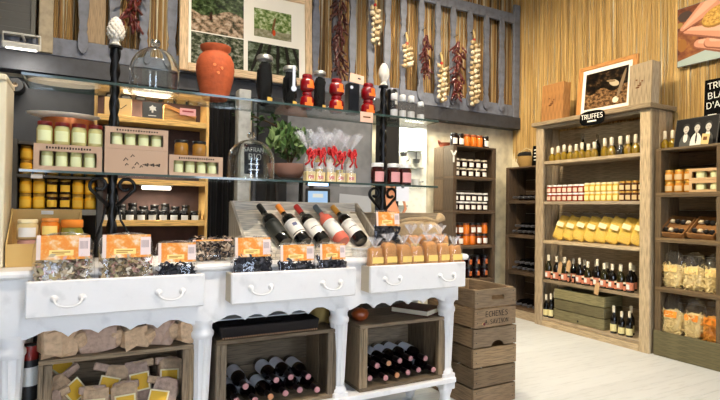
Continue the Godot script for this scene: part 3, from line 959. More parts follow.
func niche() -> void:
	var wht := tmat("niche_white", Color(0.93, 0.94, 0.9), "paint", Vector3(2, 2, 2), 0.7)
	var o := thing("wall_rack", "white painted wall rack with small ledges and hanging cups", "rack", Vector3(3.28, 1.0, -4.97))
	part(o, "back_board", cbox(0.58, 1.3, 0.03, 0.004), wht, Vector3(0, 0.65, 0))
	for y in [0.33, 0.62, 0.78, 0.98]:
		part(o, "ledge", cbox(0.2, 0.018, 0.07, 0.002), mat("niche_ledge", Color(0.62, 0.63, 0.6), 0.6), Vector3(-0.12 if fmod(y * 100, 2) > 0.5 else 0.1, y, 0.05))
	for h in [[-0.08, 1.12], [0.1, 1.05], [0.0, 0.86], [-0.18, 0.5]]:
		part(o, "hook", tube([Vector3(h[0], h[1], 0.01), Vector3(h[0], h[1], 0.06), Vector3(h[0], h[1] + 0.025, 0.07)], 0.006, 6), mat("niche_iron", Color(0.2, 0.2, 0.19), 0.5))
	for q in [[Vector3(3.2, 2.0, -4.9), "grey tin ladle hanging from top hook of the white wall rack"], [Vector3(3.38, 1.93, -4.9), "grey tin ladle hanging from right hook of the white wall rack"]]:
		var l := thing("ladle", q[1], "ladle", q[0], 0.0, "ladles on the wall rack")
		part(l, "handle", tube([Vector3(0, 0.12, 0), Vector3(0, -0.05, 0)], 0.007, 6), mat("tin", Color(0.45, 0.46, 0.46), 0.35, 0.8))
		part(l, "cup", lathe([Vector2(0, -0.1), Vector2(0.035, -0.09), Vector2(0.045, -0.05), Vector2(0.04, -0.05), Vector2(0.03, -0.085), Vector2(0, -0.09)], 14), mat("tin", Color.GRAY))

	var lp := thing("strip_lamp", "short added strip lamp under the dark ledge to brighten the white wall rack", "lamp", Vector3(3.3, 2.3, -4.83))  # lamp added to brighten the rack and nearby wall, not a known fitting
	part(lp, "housing", cbox(0.3, 0.03, 0.05, 0.004), mat("enamel_white", Color(0.85, 0.85, 0.83), 0.4), Vector3(0, 0.02, 0))
	var gm := mat("added_lamp_glow", Color(1, 1, 1), 0.4)
	gm.emission_enabled = true
	gm.emission = Color(0.97, 1.0, 0.94)
	gm.emission_energy_multiplier = 2.0
	part(lp, "light_tube", cbox(0.26, 0.01, 0.03, 0.002), gm, Vector3(0, 0.0, 0))
	var ar := AreaLight3D.new()
	ar.name = "strip_beam"
	ar.area_size = Vector2(0.26, 0.03)
	ar.light_color = Color(0.97, 1.0, 0.94)
	ar.light_energy = 1.6
	ar.area_range = 10.0
	ar.shadow_enabled = true
	lp.add_child(ar)
	ar.position = Vector3(0, -0.01, 0)
	ar.rotation = Vector3(-PI / 2 - 0.2, 0, 0)


func plant() -> void:
	var o := thing("potted_plant", "bushy green plant in a pale clay bowl behind the lower glass shelf", "plant", Vector3(1.5, 1.54, -4.05))
	part(o, "bowl", lathe([Vector2(0, 0), Vector2(0.08, 0), Vector2(0.13, 0.05), Vector2(0.15, 0.12), Vector2(0.14, 0.12), Vector2(0.12, 0.06), Vector2(0, 0.08)], 18), mat("bowl_clay", Color(0.66, 0.5, 0.44), 0.7))
	part(o, "soil", lathe([Vector2(0.14, 0.1), Vector2(0, 0.11)], 14), mat("soil", Color(0.12, 0.09, 0.06), 0.95))
	var leafm := [mat("leaf_a", Color(0.2, 0.33, 0.15), 0.5), mat("leaf_b", Color(0.33, 0.47, 0.24), 0.5), mat("leaf_c", Color(0.5, 0.6, 0.38), 0.5)]
	for m in leafm:
		m.backlight_enabled = true
		m.backlight = Color(0.08, 0.14, 0.05)
	var leaf := start()
	var l0 := PackedVector2Array([Vector2(0, 0), Vector2(0.018, 0.025), Vector2(0.02, 0.05), Vector2(0, 0.085), Vector2(-0.02, 0.05), Vector2(-0.018, 0.025)])
	for s in [-1.0, 1.0]:
		var pts := [Vector3(0, 0, 0), Vector3(s * 0.018, 0.025, 0.008), Vector3(s * 0.02, 0.05, 0.006), Vector3(0, 0.085, -0.01)]
		tri(leaf, pts[0], pts[1], pts[2], Vector3(0, 0, 1))
		tri(leaf, pts[0], pts[2], pts[3], Vector3(0, 0, 1))
	var lm := done(leaf)
	var r := RandomNumberGenerator.new()
	r.seed = 77
	for i in 6:
		var a := TAU * i / 6.0
		part(o, "stem", tube([Vector3(0, 0.1, 0), Vector3(sin(a) * 0.04, 0.2, cos(a) * 0.04), Vector3(sin(a) * 0.11, 0.34, cos(a) * 0.11)], 0.005, 5), mat("stem_brown", Color(0.3, 0.24, 0.14), 0.8))
	for i in 230:
		var v := Vector3(r.randfn(), r.randfn(), r.randfn()).normalized() * pow(r.randf(), 0.4)
		var p := Vector3(0, 0.29, 0) + v * Vector3(0.19, 0.15, 0.17)
		if p.y < 0.14:
			p.y = 0.14 + r.randf() * 0.05
		var lf := part(o, "leaf", lm, leafm[r.randi() % 3], p, Vector3(r.randf_range(-1.4, 1.0), r.randf() * TAU, r.randf_range(-0.6, 0.6)))
		lf.scale = Vector3.ONE * r.randf_range(0.7, 1.15)
	var t := thing("plant_stand", "dark wooden stand holding the potted plant", "stand", Vector3(1.5, 0.0, -4.05))
	part(t, "stand_top", cbox(0.36, 0.025, 0.3, 0.003), wood("ebony", "x", 0), Vector3(0, 1.5265, 0))
	for s in [[-1, -1], [1, -1], [-1, 1], [1, 1]]:
		part(t, "leg", cbox(0.03, 1.513, 0.03, 0.002), wood("ebony", "y", 1), Vector3(s[0] * 0.15, 0.7565, s[1] * 0.12))
	var lf2 := thing("leafy_branch", "dark leafy branch hanging against the partition above the potted plant", "branch", Vector3(1.45, 2.05, -4.6))
	part(lf2, "twig", tube([Vector3(-0.25, 0.12, 0), Vector3(0, 0.05, 0.03), Vector3(0.3, -0.05, 0.0)], 0.008, 6), mat("stem_brown", Color.GRAY))
	for i in 60:
		var t2 := r.randf()
		part(lf2, "leaf", lm, leafm[0], Vector3(-0.25 + 0.55 * t2 + r.randf_range(-0.05, 0.05), 0.12 - 0.17 * t2 + r.randf_range(-0.12, 0.08), r.randf_range(0, 0.09)), Vector3(r.randf_range(-2.0, -0.5), r.randf() * TAU, r.randf_range(-0.8, 0.8)))


# ---------------------------------------------------------------- crates of jars in the corner
func corner_jar_shelf() -> void:
	var ys := [0.1, 0.48, 0.87, 1.27, 1.66]
	var tops := [0.48, 0.87, 1.27, 1.66, 2.03]
	var names := ["lowest", "second lowest", "middle", "second highest", "highest"]
	var base := thing("crate_plinth", "low wooden plinth under the corner crates of jars", "plinth", Vector3(3.93, 0.0, -4.5))
	part(base, "plinth_board", cbox(0.62, 0.098, 0.02, 0.002), wood("old", "x", 1), Vector3(0, 0.049, -0.01))
	part(base, "plinth_body", cbox(0.6, 0.096, 0.33, 0.002), wood("old", "x", 2), Vector3(0, 0.048, -0.19))
	for i in 5:
		open_crate("display_crate", "%s crate of the jar shelf in the back corner" % names[i], Vector3(3.93, ys[i], -4.5), 0.0, 0.64, tops[i] - ys[i] - 0.001, 0.37, "umber", i * 2, "corner jar crates", 0.018)
	var dark := gloss("dark_preserve", Color(0.1, 0.03, 0.035), 0.2)
	var orange := gloss("apricot_jam", Color(0.85, 0.45, 0.13), 0.2)
	var amber := gloss("amber_jam", Color(0.45, 0.22, 0.08), 0.2)
	var white := paper("white_paper", Color.WHITE)
	var wl := mat("white_lid", Color(0.86, 0.86, 0.85), 0.35)
	var bl := mat("black_lid", Color.BLACK)
	var cl := mat("copper_lid", Color(0.55, 0.28, 0.14), 0.4)
	# on top
	var kinds := [[dark, white, bl], [dark, white, bl], [orange, null, cl], [orange, null, cl], [orange, null, cl], [dark, white, bl]]
	for i in 6:
		var k: Array = kinds[i]
		jar("%s jar, %s from left on top of the corner crates" % ["white-labelled dark preserve" if k[1] else "orange jam", ORD[i]], Vector3(3.69 + 0.095 * i, 2.031, -4.6), "jars on top of the corner crates", 0.044, 0.145, k[0], k[2], k[1])
	for i in 4:
		jar("jam jar in the rear row on top of corner crates, %s from left" % ORD[i], Vector3(3.85 + 0.095 * i, 2.031, -4.71), "rear jars on top of the corner crates", 0.044, 0.15, orange if i % 2 else dark, cl, null)
	for lev in [4, 3]:
		var n := 5 if lev == 4 else 6
		var tl := mat("tan_lid", Color(0.78, 0.74, 0.66), 0.4) if lev == 4 else wl
		for tier in 2:
			for i in n:
				var sp := 0.104 if n == 5 else 0.09
				jar("white-labelled jar, %s from left, %s tier of the %s corner crate" % [ORD[i], "upper" if tier else "lower", names[lev]], Vector3(3.93 - sp * (n - 1) * 0.5 + sp * i + (0.008 if tier else 0.0), ys[lev] + 0.019 + 0.104 * tier, -4.6), "white labelled jars in the corner crates", 0.04, 0.103, dark, tl, white)
	for tier in 2:
		for i in 6:
			var org: bool = (i in [2, 5]) if tier else (i in [2, 3])
			jar("%s, %s from left, %s tier of the middle corner crate" % ["orange jam jar" if org else "white-labelled amber jar", ORD[i], "upper" if tier else "lower"], Vector3(3.7 + 0.092 * i, ys[2] + 0.019 + 0.128 * tier, -4.6), "orange and amber jars in the middle corner crate", 0.042, 0.127, orange if org else amber, cl if org else bl, null if org else white)
	var op := paper("orange_print", Color(0.72, 0.36, 0.15))
	for tier in 2:
		for i in 5:
			var dj := jar("dark jar with orange label, %s from left, %s tier of the second lowest corner crate" % [ORD[i], "upper" if tier else "lower"], Vector3(3.69 + 0.12 * i, ys[1] + 0.019 + 0.135 * tier, -4.6), "dark orange labelled jars", 0.043, 0.134, dark, mat("black_lid", Color.BLACK), null)
			part(dj, "label", lathe([Vector2(0.0445, 0.03), Vector2(0.0445, 0.05), Vector2(0.0445, 0.052), Vector2(0.0445, 0.085)], 5, 0.8, -0.4), op)
	for i in 5:
		jar("black lidded jar %s from left in the lowest corner crate" % ORD[i], Vector3(3.7 + 0.11 * i, ys[0] + 0.019, -4.6), "black lidded jars low in the corner", 0.045, 0.16, dark, bl, null)
	var dish := thing("clay_dish", "shallow reddish clay dish on the left of the corner crates", "dish", Vector3(3.7, 2.03, -4.77))
	part(dish, "dish_body", lathe([Vector2(0, 0.0), Vector2(0.06, 0.0), Vector2(0.085, 0.05), Vector2(0.077, 0.05), Vector2(0.055, 0.015), Vector2(0, 0.012)], 20), mat("red_clay", Color(0.52, 0.24, 0.14), 0.7))
	for s in [-1.0, 1.0]:
		part(dish, "handle", tube([Vector3(s * 0.075, 0.04, -0.02), Vector3(s * 0.1, 0.07, 0), Vector3(s * 0.075, 0.04, 0.02)], 0.01, 6), mat("red_clay", Color.GRAY))
	var tag := thing("bow_tag", "small white forked ribbon tag pinned at the top crate corner", "tag", Vector3(3.605, 1.9, -4.49))
	part(tag, "ribbon", extrude(PackedVector2Array([Vector2(-0.01, -0.07), Vector2(0.01, -0.07), Vector2(0.01, 0), Vector2(0.045, 0.06), Vector2(0.025, 0.065), Vector2(0, 0.025), Vector2(-0.025, 0.065), Vector2(-0.045, 0.06), Vector2(-0.01, 0)]), 0.004), white, Vector3(0, 0, 0))
	part(tag, "pin", lathe([Vector2(0.006, 0), Vector2(0.006, 0.006), Vector2(0, 0.008)], 8), mat("tin", Color(0.45, 0.46, 0.46), 0.35, 0.8), Vector3(0, 0, 0.002), Vector3(PI / 2, 0, 0))


# ---------------------------------------------------------------- shelves along the right wall (fronts face -x)
func wall_pt(px: float, y: float, z: float) -> Vector3:
	return Vector3(px, y, z)


func slate_mat() -> StandardMaterial3D:
	var m := mat("chalk_slate", Color(0.035, 0.035, 0.038), 0.8)
	m.metallic_specular = 0.15
	return m


func chalk() -> StandardMaterial3D:
	return mat("chalk_white", Color(0.9, 0.9, 0.87), 0.9)


func right_wall_shelves() -> void:
	var T := -PI / 2
	# tall shelf unit
	var o := thing("tall_shelf", "tall pale wooden shelf unit with five stocked shelves against the right wall", "shelf", Vector3(4.55, 0, -3.5), T)
	var w := 1.35
	var d := 0.36
	for s in [-1.0, 1.0]:
		part(o, "stile", cbox(0.1, 2.262, 0.03, 0.004), wood("shelf", "y", 0 if s < 0 else 2), Vector3(s * (w * 0.5 - 0.05), 1.131, -0.015))
		for k in 3:
			part(o, "side_plank", cbox(0.02, 2.262, 0.104, 0.003), wood("shelf", "y", k + (1 if s > 0 else 0)), Vector3(s * (w * 0.5 - 0.012), 1.131, -0.087 - 0.108 * k))
	part(o, "top_board", cbox(w + 0.06, 0.045, d + 0.06, 0.005), wood("shelf", "x", 1), Vector3(0, 2.286, -0.16))
	part(o, "top_rail", cbox(w - 0.204, 0.03, 0.02, 0.003), wood("shelf", "x", 3), Vector3(0, 2.245, -0.012))
	var lev := [0.1, 0.525, 0.965, 1.405, 1.86]
	for i in 5:
		part(o, "shelf_board", cbox(w - 0.206, 0.034, d - 0.03, 0.003), wood("shelf", "x", i), Vector3(0, lev[i] - 0.017, -0.18))
	part(o, "base_plank", cbox(w - 0.204, 0.062, 0.025, 0.003), wood("shelf", "x", 2), Vector3(0, 0.031, -0.014))
	for k in 7:
		part(o, "back_plank", cbox(w - 0.07, 0.316, 0.012, 0.002), wood("shelf", "x", k), Vector3(0, 0.16 + 0.32 * k, -d + 0.004))
	# ---- shelf 1, oil bottles with white caps
	var oil := gloss("olive_oil", Color(0.5, 0.4, 0.08), 0.12)
	var oil2 := gloss("dark_oil", Color(0.1, 0.085, 0.03), 0.12)
	var cap := mat("cream_cap", Color(0.88, 0.84, 0.74), 0.5)
	var tan := paper("tan_paper", Color(0.78, 0.68, 0.5))
	var z0 := [-4.0, -3.92, -3.84, -3.76, -3.68, -3.61, -3.53, -3.46]
	for i in 8:
		squat_bottle("small olive oil bottle with cream cap, %s from left on the top shelf" % ORD[i], Vector3(4.62, 1.861, z0[i]), "small oil bottles on the top shelf", 0.036, 0.15 + 0.01 * (i % 3), oil, cap, T)
	var z1 := [-3.34, -3.265, -3.17, -3.09, -3.01]
	for i in 5:
		squat_bottle("larger oil bottle with cream cap, %s of five right of the small ones" % ORD[i], Vector3(4.62, 1.861, z1[i]), "larger oil bottles on the top shelf", 0.037, 0.185, oil2 if i == 2 else oil, cap, T)
	for i in 6:
		bottle("oil_bottle", "dark tall bottle in the back row of top shelf, %s from left" % ORD[i], Vector3(4.8, 1.861, -3.92 + 0.18 * i), "dark bottles at the back of the top shelf", 0.036, [0.2, 0.3, 0.27, 0.2, 0.22, 0.31][i], oil2, mat("tan_cap", Color(0.5, 0.42, 0.3), 0.5), null, T, false)
	# ---- shelf 2, jars in two tiers
	var pinkp := paper("pinkish_paper", Color(0.86, 0.74, 0.66))
	var redj := gloss("red_spread", Color(0.55, 0.22, 0.14), 0.25)
	var yel := gloss("mustard", Color(0.82, 0.68, 0.3), 0.25)
	var brn := gloss("brown_spread", Color(0.32, 0.17, 0.08), 0.25)
	var yp := paper("pale_yellow_paper", Color(0.9, 0.82, 0.55))
	var goldl := mat("gold_lid", Color(0.72, 0.55, 0.22), 0.35, 0.6)
	var wl := mat("white_lid", Color(0.86, 0.86, 0.85), 0.35)
	var crl := mat("cream_lid", Color(0.86, 0.8, 0.62), 0.4)
	for tier in 2:
		for i in 7:
			jar("white-lidded red jar, %s from left, %s tier on the second shelf" % [ORD[i], "upper" if tier else "lower"], Vector3(4.62, 1.406 + 0.091 * tier, -4.03 + 0.07 * i), "white lidded red jars", 0.033, 0.09, redj, wl, pinkp, T)
		for i in 6:
			jar("pale yellow jar, %s from left, %s tier on the second shelf" % [ORD[i], "upper" if tier else "lower"], Vector3(4.62, 1.406 + 0.096 * tier, -3.54 + 0.066 * i), "pale yellow jars", 0.031, 0.095, yel, crl, yp, T)
		for i in 5:
			jar("brown jar with gold lid, %s from left, %s tier on the second shelf" % [ORD[i], "upper" if tier else "lower"], Vector3(4.62, 1.406 + 0.097 * tier, -3.14 + 0.037 + 0.0 + 0.066 * i - 0.04), "brown gold lidded jars", 0.031, 0.096, brn, goldl, tan, T)
	# ---- shelf 3, bags of yellow pasta leaning in a row
	var past := tmat("corn_pasta", Color(0.98, 0.83, 0.36), "soft", Vector3(14, 14, 14), 0.55, 0.4)
	var tagp := paper("bag_label", Color(0.93, 0.88, 0.7))
	for i in 8:
		var b := thing("pasta_bag", "clear bag of yellow pasta leaning in a row, %s from left on the third shelf" % ORD[i], "bag", Vector3(4.72, 0.967, -4.0 + 0.133 * i), T, "yellow pasta bags")
		var tw := Vector3(-0.2, 0.3, -0.3)
		part(b, "pasta", blob(60 + i % 4, 0.134, 0.28, 0.07, 0.35, 0.05, 2.5, 8, 14, 0.3), past, Vector3(0, 0.01, 0), tw)
		part(b, "film", blob(60 + i % 4, 0.138, 0.34, 0.076, 0.4, 0.07, 3.5, 9, 16, 0.7), film(), Vector3(0, 0.004, 0), tw)
		var f := part(b, "label", cbox(0.08, 0.05, 0.003, 0.0), tagp, Vector3(0.05, 0.185 - 0.012 * (i % 2), 0.02), tw)
		f.set_meta("label", "cream paper label")
	# ---- shelf 4, dark bottles with red labels
	var drk := gloss("vinegar", Color(0.035, 0.025, 0.02), 0.1)
	var olv := gloss("green_glass", Color(0.14, 0.13, 0.04), 0.1)
	var redp := paper("red_label", Color(0.77, 0.48, 0.36))
	var whp := paper("white_paper", Color.WHITE)
	var zz := [-4.03, -3.92, -3.81, -3.62, -3.52, -3.41, -3.33, -3.24, -3.15, -3.05]
	var hh := [0.275, 0.27, 0.27, 0.28, 0.25, 0.285, 0.255, 0.255, 0.255, 0.285]
	for i in 10:
		var b := bottle("vinegar_bottle", "dark bottle with red label, %s from left in front row of fourth shelf" % ORD[i], Vector3(4.61, 0.526, zz[i]), "red labelled bottles", 0.036, hh[i], drk if i % 2 else olv, cap, redp, T, false)
		part(b, "white_tag", cbox(0.03, 0.045, 0.002, 0.0), whp, Vector3(0, 0.055, 0.0385))
	for i in 7:
		bottle("vinegar_bottle", "dark bottle %s from left in the rear row of the fourth shelf" % ORD[i], Vector3(4.75, 0.526, -3.95 + 0.14 * i), "rear bottles on the fourth shelf", 0.036, 0.25, drk, cap, redp, T, false)
	for i in 10:
		jar("small red-labelled pot %s from left between the fourth shelf bottles" % ORD[i], Vector3(4.605, 0.526, [-3.975, -3.865, -3.75, -3.69, -3.57, -3.465, -3.37, -3.285, -3.195, -3.1][i]), "small pots on the fourth shelf", 0.018, 0.09, drk, cap, redp, T)
	for q in [[-3.84, 0.62, "left of the two upper kraft hang tags on the fourth shelf bottles"], [-3.73, 0.65, "right of the two upper kraft hang tags on the fourth shelf bottles"], [-3.37, 0.46, "kraft price tag hanging over the edge of the fourth shelf"]]:
		var t := thing("kraft_tag", q[2], "tag", Vector3(4.54 if q[1] < 0.5 else 4.56, q[1], q[0]), T, "kraft tags")
		part(t, "tag_card", extrude(PackedVector2Array([Vector2(-0.025, 0), Vector2(0.025, 0), Vector2(0.025, 0.1), Vector2(0.012, 0.125), Vector2(-0.012, 0.125), Vector2(-0.025, 0.1)]), 0.003), paper("kraft", Color(0.76, 0.62, 0.44)), Vector3.ZERO, Vector3(0, 0, -0.15))
		part(t, "cord", tube([Vector3(0.015, 0.115, 0), Vector3(0.02, 0.145, 0.0)], 0.002, 4), mat("twine", Color.GRAY))
	# ---- shelf 5, crate and small bottles
	var c := thing("slatted_crate", "grey brown slatted crate on the bottom shelf of the tall unit", "crate", Vector3(4.6, 0.101, -3.625), T)
	for i in 3:
		part(c, "slat", cbox(0.62, 0.105, 0.016, 0.003), wood("olive", "x", i), Vector3(0, 0.055 + 0.114 * i, 0))
		part(c, "side_slat", cbox(0.016, 0.105, 0.26, 0.003), wood("olive", "z", i), Vector3(0.302, 0.055 + 0.114 * i, -0.139))
		part(c, "side_slat", cbox(0.016, 0.105, 0.26, 0.003), wood("olive", "z", i + 1), Vector3(-0.302, 0.055 + 0.114 * i, -0.139))
		part(c, "rear_slat", cbox(0.62, 0.105, 0.016, 0.003), wood("olive", "x", i + 1), Vector3(0, 0.055 + 0.114 * i, -0.278))
	part(c, "knot", lathe([Vector2(0.012, 0), Vector2(0.01, 0.003), Vector2(0, 0.003)], 8), mat("iron", Color(0.05, 0.05, 0.05), 0.5), Vector3(0, 0.03, 0.008), Vector3(PI / 2, 0, 0))
	var greenp := paper("green_cream_paper", Color(0.84, 0.8, 0.58))
	for q in [[-4.05, 0.25, "leftmost"], [-3.985, 0.27, "second from left"], [-3.215, 0.27, "third from left"], [-3.13, 0.23, "fourth from left"], [-3.05, 0.245, "rightmost"]]:
		bottle("cordial_bottle", "dark square labelled bottle, %s of five on the bottom shelf" % q[2], Vector3(4.6, 0.101, q[0]), "dark bottles on the bottom shelf", 0.031, q[1], drk, cap, greenp, T, false)
	for q in [[-4.02, "left"], [-3.1, "right"]]:
		bottle("cordial_bottle", "dark bottle standing behind others on the %s of the bottom shelf" % q[1], Vector3(4.7, 0.101, q[0]), "rear bottles on the bottom shelf", 0.034, 0.28, drk, cap, greenp, T, false)
	# ---- on top: frame, boxes, chalk tag
	top_of_shelf(T)
	dark_crates(T)
	near_crates(T)


func squat_bottle(label: String, at: Vector3, group: String, r: float, h: float, body: Material, cap: Material, turn: float) -> void:
	var o := thing("oil_bottle", label, "bottle", at, turn, group)
	part(o, "glass_body", lathe([Vector2(0, 0), Vector2(r * 0.9, 0), Vector2(r, h * 0.05), Vector2(r, h * 0.3), Vector2(r * 0.85, h * 0.42), Vector2(r * 0.45, h * 0.52), Vector2(r * 0.4, h * 0.62)], 14), body)
	part(o, "cap", lathe([Vector2(r * 0.44, h * 0.56), Vector2(r * 0.5, h * 0.57), Vector2(r * 0.5, h * 0.96), Vector2(r * 0.44, h), Vector2(0, h)], 12), cap)


func top_of_shelf(T: float) -> void:
	var f := thing("framed_photo", "orange wood frame with sepia photograph of a truffle hunt on the tall shelf", "picture frame", Vector3(4.7, 2.31, -3.41), T + 0.0)
	var body := Node3D.new()
	body.name = "frame"
	f.add_child(body)
	body.rotation = Vector3(-0.1, 0, 0)
	var fw := 0.68
	var fh := 0.56
	for s in [-1.0, 1.0]:
		part(body, "stile", cbox(0.055, fh, 0.03, 0.005), wood("orange", "y", 0), Vector3(s * (fw * 0.5 - 0.0275), fh * 0.5, 0))
	for y in [0.0225, fh - 0.0225]:
		part(body, "rail", cbox(fw - 0.09, 0.045, 0.03, 0.005), wood("orange", "x", 0), Vector3(0, y, 0))
	part(body, "mount", cbox(fw - 0.08, fh - 0.08, 0.008, 0.0), mat("mount_white", Color.WHITE), Vector3(0, fh * 0.5, 0))
	var im := noise_print(128, 112, 91, [Color(0.02, 0.015, 0.01), Color(0.06, 0.045, 0.03), Color(0.14, 0.1, 0.06), Color(0.36, 0.27, 0.18)], 0.035)
	for k in 26:
		ellipse(im, 14 + 4 * k % 90 + (k * 7) % 9, 78 + (k * 13) % 30, 7, 4, Color(0.34 + 0.02 * (k % 5), 0.26 + 0.02 * (k % 4), 0.17), 0.3 * k)
	var leafy := noise_print(128, 112, 95, [Color(0.12, 0.08, 0.05), Color(0.32, 0.23, 0.14), Color(0.5, 0.38, 0.25), Color(0.62, 0.5, 0.36)], 0.07)
	for yy in range(52, 112):
		for xx in 128:
			if yy > 60 + 8.0 * sin(xx * 0.09):
				im.set_pixel(xx, yy, leafy.get_pixel(xx, yy))
	ellipse(im, 88, 44, 16, 9, Color(0.72, 0.66, 0.56), 0.5)
	ellipse(im, 78, 36, 14, 4, Color(0.5, 0.42, 0.32), 0.2)
	ellipse(im, 95, 96, 9, 9, Color(0.9, 0.86, 0.76))
	ellipse(im, 110, 50, 5, 44, Color(0.5, 0.43, 0.34), 0.25)
	part(body, "photograph", print_quad(fw - 0.19, fh - 0.17), image_mat("sepia_print", im, 0.4), Vector3(0.0, fh * 0.5 - 0.005, 0.0055))
	var k := 0
	for q in [[-3.96, 0.3, 0.42, "orange", "plain standing wooden box left of the framed photograph"], [-2.93, 0.24, 0.4, "pale", "pale standing wooden box with burnt drawing, right of the framed photograph"]]:
		var b := thing("wooden_box", q[4], "box", Vector3(4.61, 2.31, q[0]), T + (0.0 if k == 0 else -0.12), "wooden boxes on the tall shelf")
		var lean := Vector3(-0.05, 0, 0)
		var m := wood(q[3], "y", 1)
		var bw: float = q[1]
		var bh: float = q[2]
		part(b, "front_board", cbox(bw, bh, 0.012, 0.002), m, Vector3(0, bh * 0.5, 0.04), lean)
		part(b, "rear_board", cbox(bw, bh, 0.012, 0.002), m, Vector3(0, bh * 0.5, -0.06), lean)
		for s in [-1.0, 1.0]:
			part(b, "side_board", cbox(0.012, bh - 0.01, 0.086, 0.002), wood(q[3], "y", 3), Vector3(s * (bw * 0.5 - 0.007), bh * 0.5, -0.01), lean)
		part(b, "burnt_crest", tube([Vector3(-0.09, bh * 0.72, 0.0), Vector3(-0.04, bh * 0.78, 0), Vector3(0.04, bh * 0.78, 0), Vector3(0.09, bh * 0.72, 0)], 0.004, 4), mat("burn", Color(0.42, 0.26, 0.13), 0.9), Vector3(0, 0.0, 0.052), lean)
		for j in 7:
			part(b, "burnt_mark", cbox(0.018, 0.012, 0.002, 0.0), mat("burn", Color.BLACK), Vector3(-0.03 + 0.02 * (j % 4), bh * (0.42 + 0.045 * (j % 5)), 0.056 - bh * 0.0), lean)
		k += 1
	var t := thing("chalk_tag", "black oval chalk tag reading TRUFFES on the tall shelf edge", "sign", Vector3(4.492, 2.25, -3.395), T)
	var pts := PackedVector2Array()
	for i in 20:
		var a := TAU * (i + 0.5) / 20.0
		pts.append(Vector2(0.145 * signf(cos(a)) * pow(absf(cos(a)), 0.6), 0.075 * signf(sin(a)) * pow(absf(sin(a)), 0.6)))
	part(t, "tag_board", extrude(pts, 0.006), slate_mat())
	part(t, "lettering", text_mesh("TRUFFES", 0.066), chalk(), Vector3(0, 0.015, 0.004))
	part(t, "chalk_line", cbox(0.1, 0.014, 0.001, 0.0), chalk(), Vector3(0.0, -0.032, 0.004))


func dark_crates(T: float) -> void:
	var ys := [0.1, 0.54, 0.985, 1.4]
	var tp := [0.54, 0.985, 1.4, 1.83]
	var nm := ["lowest", "third highest", "second highest", "highest"]
	var b := thing("crate_plinth", "pale wooden plinth under the far wine crates", "plinth", Vector3(4.6, 0, -4.44), T)
	part(b, "plinth_board", cbox(0.52, 0.098, 0.02, 0.002), wood("shelf", "x", 0), Vector3(0, 0.049, -0.01))
	part(b, "plinth_body", cbox(0.5, 0.096, 0.3, 0.002), wood("shelf", "x", 1), Vector3(0, 0.048, -0.17))
	for i in 4:
		open_crate("wine_crate", "%s dark wine crate in the far right corner" % nm[i], Vector3(4.6, ys[i], -4.44), T, 0.52, tp[i] - ys[i] - 0.001, 0.34, "umber", i * 3, "far corner wine crates", 0.018)
	var gl := gloss("wine_glass_dark", Color(0.02, 0.02, 0.022), 0.08)
	var cp := mat("pewter_capsule", Color(0.3, 0.3, 0.32), 0.3)
	for lev in 4:
		for i in 5:
			var x := bottle("wine_bottle", "black wine bottle lying %s from left in the %s far crate" % [ORD[i], nm[lev]], Vector3(4.93, ys[lev] + 0.058, -4.6 + 0.082 * i), "bottles lying in the far crates", 0.037, 0.3, gl, cp, null, T)
			x.rotation = Vector3(0, 0, PI / 2)
	for i in 4:
		var x := bottle("wine_bottle", "black wine bottle lying %s from left on top layer of second highest far crate" % ORD[i], Vector3(4.93, 0.985 + 0.126, -4.56 + 0.082 * i), "bottles on the top layer", 0.037, 0.3, gl, cp, null, T)
		x.rotation = Vector3(0, 0, PI / 2)
	for i in 4:
		var x := bottle("wine_bottle", "black wine bottle lying %s from left on top layer of third highest far crate" % ORD[i], Vector3(4.93, 0.54 + 0.126, -4.56 + 0.082 * i), "bottles on the top layer", 0.037, 0.3, gl, cp, null, T)
		x.rotation = Vector3(0, 0, PI / 2)
	var bs := thing("oval_basket", "oval straw basket with black lining on the far wine crates", "basket", Vector3(4.74, 1.832, -4.5), T)
	part(bs, "straw_body", lathe([Vector2(0, 0), Vector2(0.08, 0), Vector2(0.11, 0.06), Vector2(0.105, 0.13), Vector2(0.095, 0.13), Vector2(0.09, 0.05), Vector2(0, 0.02)], 18), tmat("straw", Color(0.75, 0.6, 0.34), "speckle", Vector3(12, 30, 12), 0.85, 0.3))
	part(bs, "black_lining", blob(12, 0.19, 0.09, 0.19, 0.8, 0.08), mat("black_cloth", Color.BLACK), Vector3(0, 0.1, 0))
	part(bs, "handle", tube([Vector3(-0.1, 0.12, 0), Vector3(-0.08, 0.2, 0), Vector3(0, 0.235, 0), Vector3(0.08, 0.2, 0), Vector3(0.1, 0.12, 0)], 0.007, 6), mat("straw_rim", Color(0.85, 0.78, 0.6), 0.8))
	var s := thing("chalk_slate", "small upright slate with chalk lines beside the oval basket", "sign", Vector3(4.68, 1.832, -4.29), T)
	part(s, "slate_board", cbox(0.11, 0.24, 0.008, 0.002), slate_mat(), Vector3(0, 0.12, 0), Vector3(-0.08, 0, 0))
	for i in 4:
		part(s, "chalk_line", cbox(0.06 - 0.008 * (i % 2), 0.012, 0.002, 0.0), chalk(), Vector3(0, 0.19 - 0.04 * i, 0.006 - (0.19 - 0.04 * i - 0.12) * 0.08), Vector3(-0.08, 0, 0))


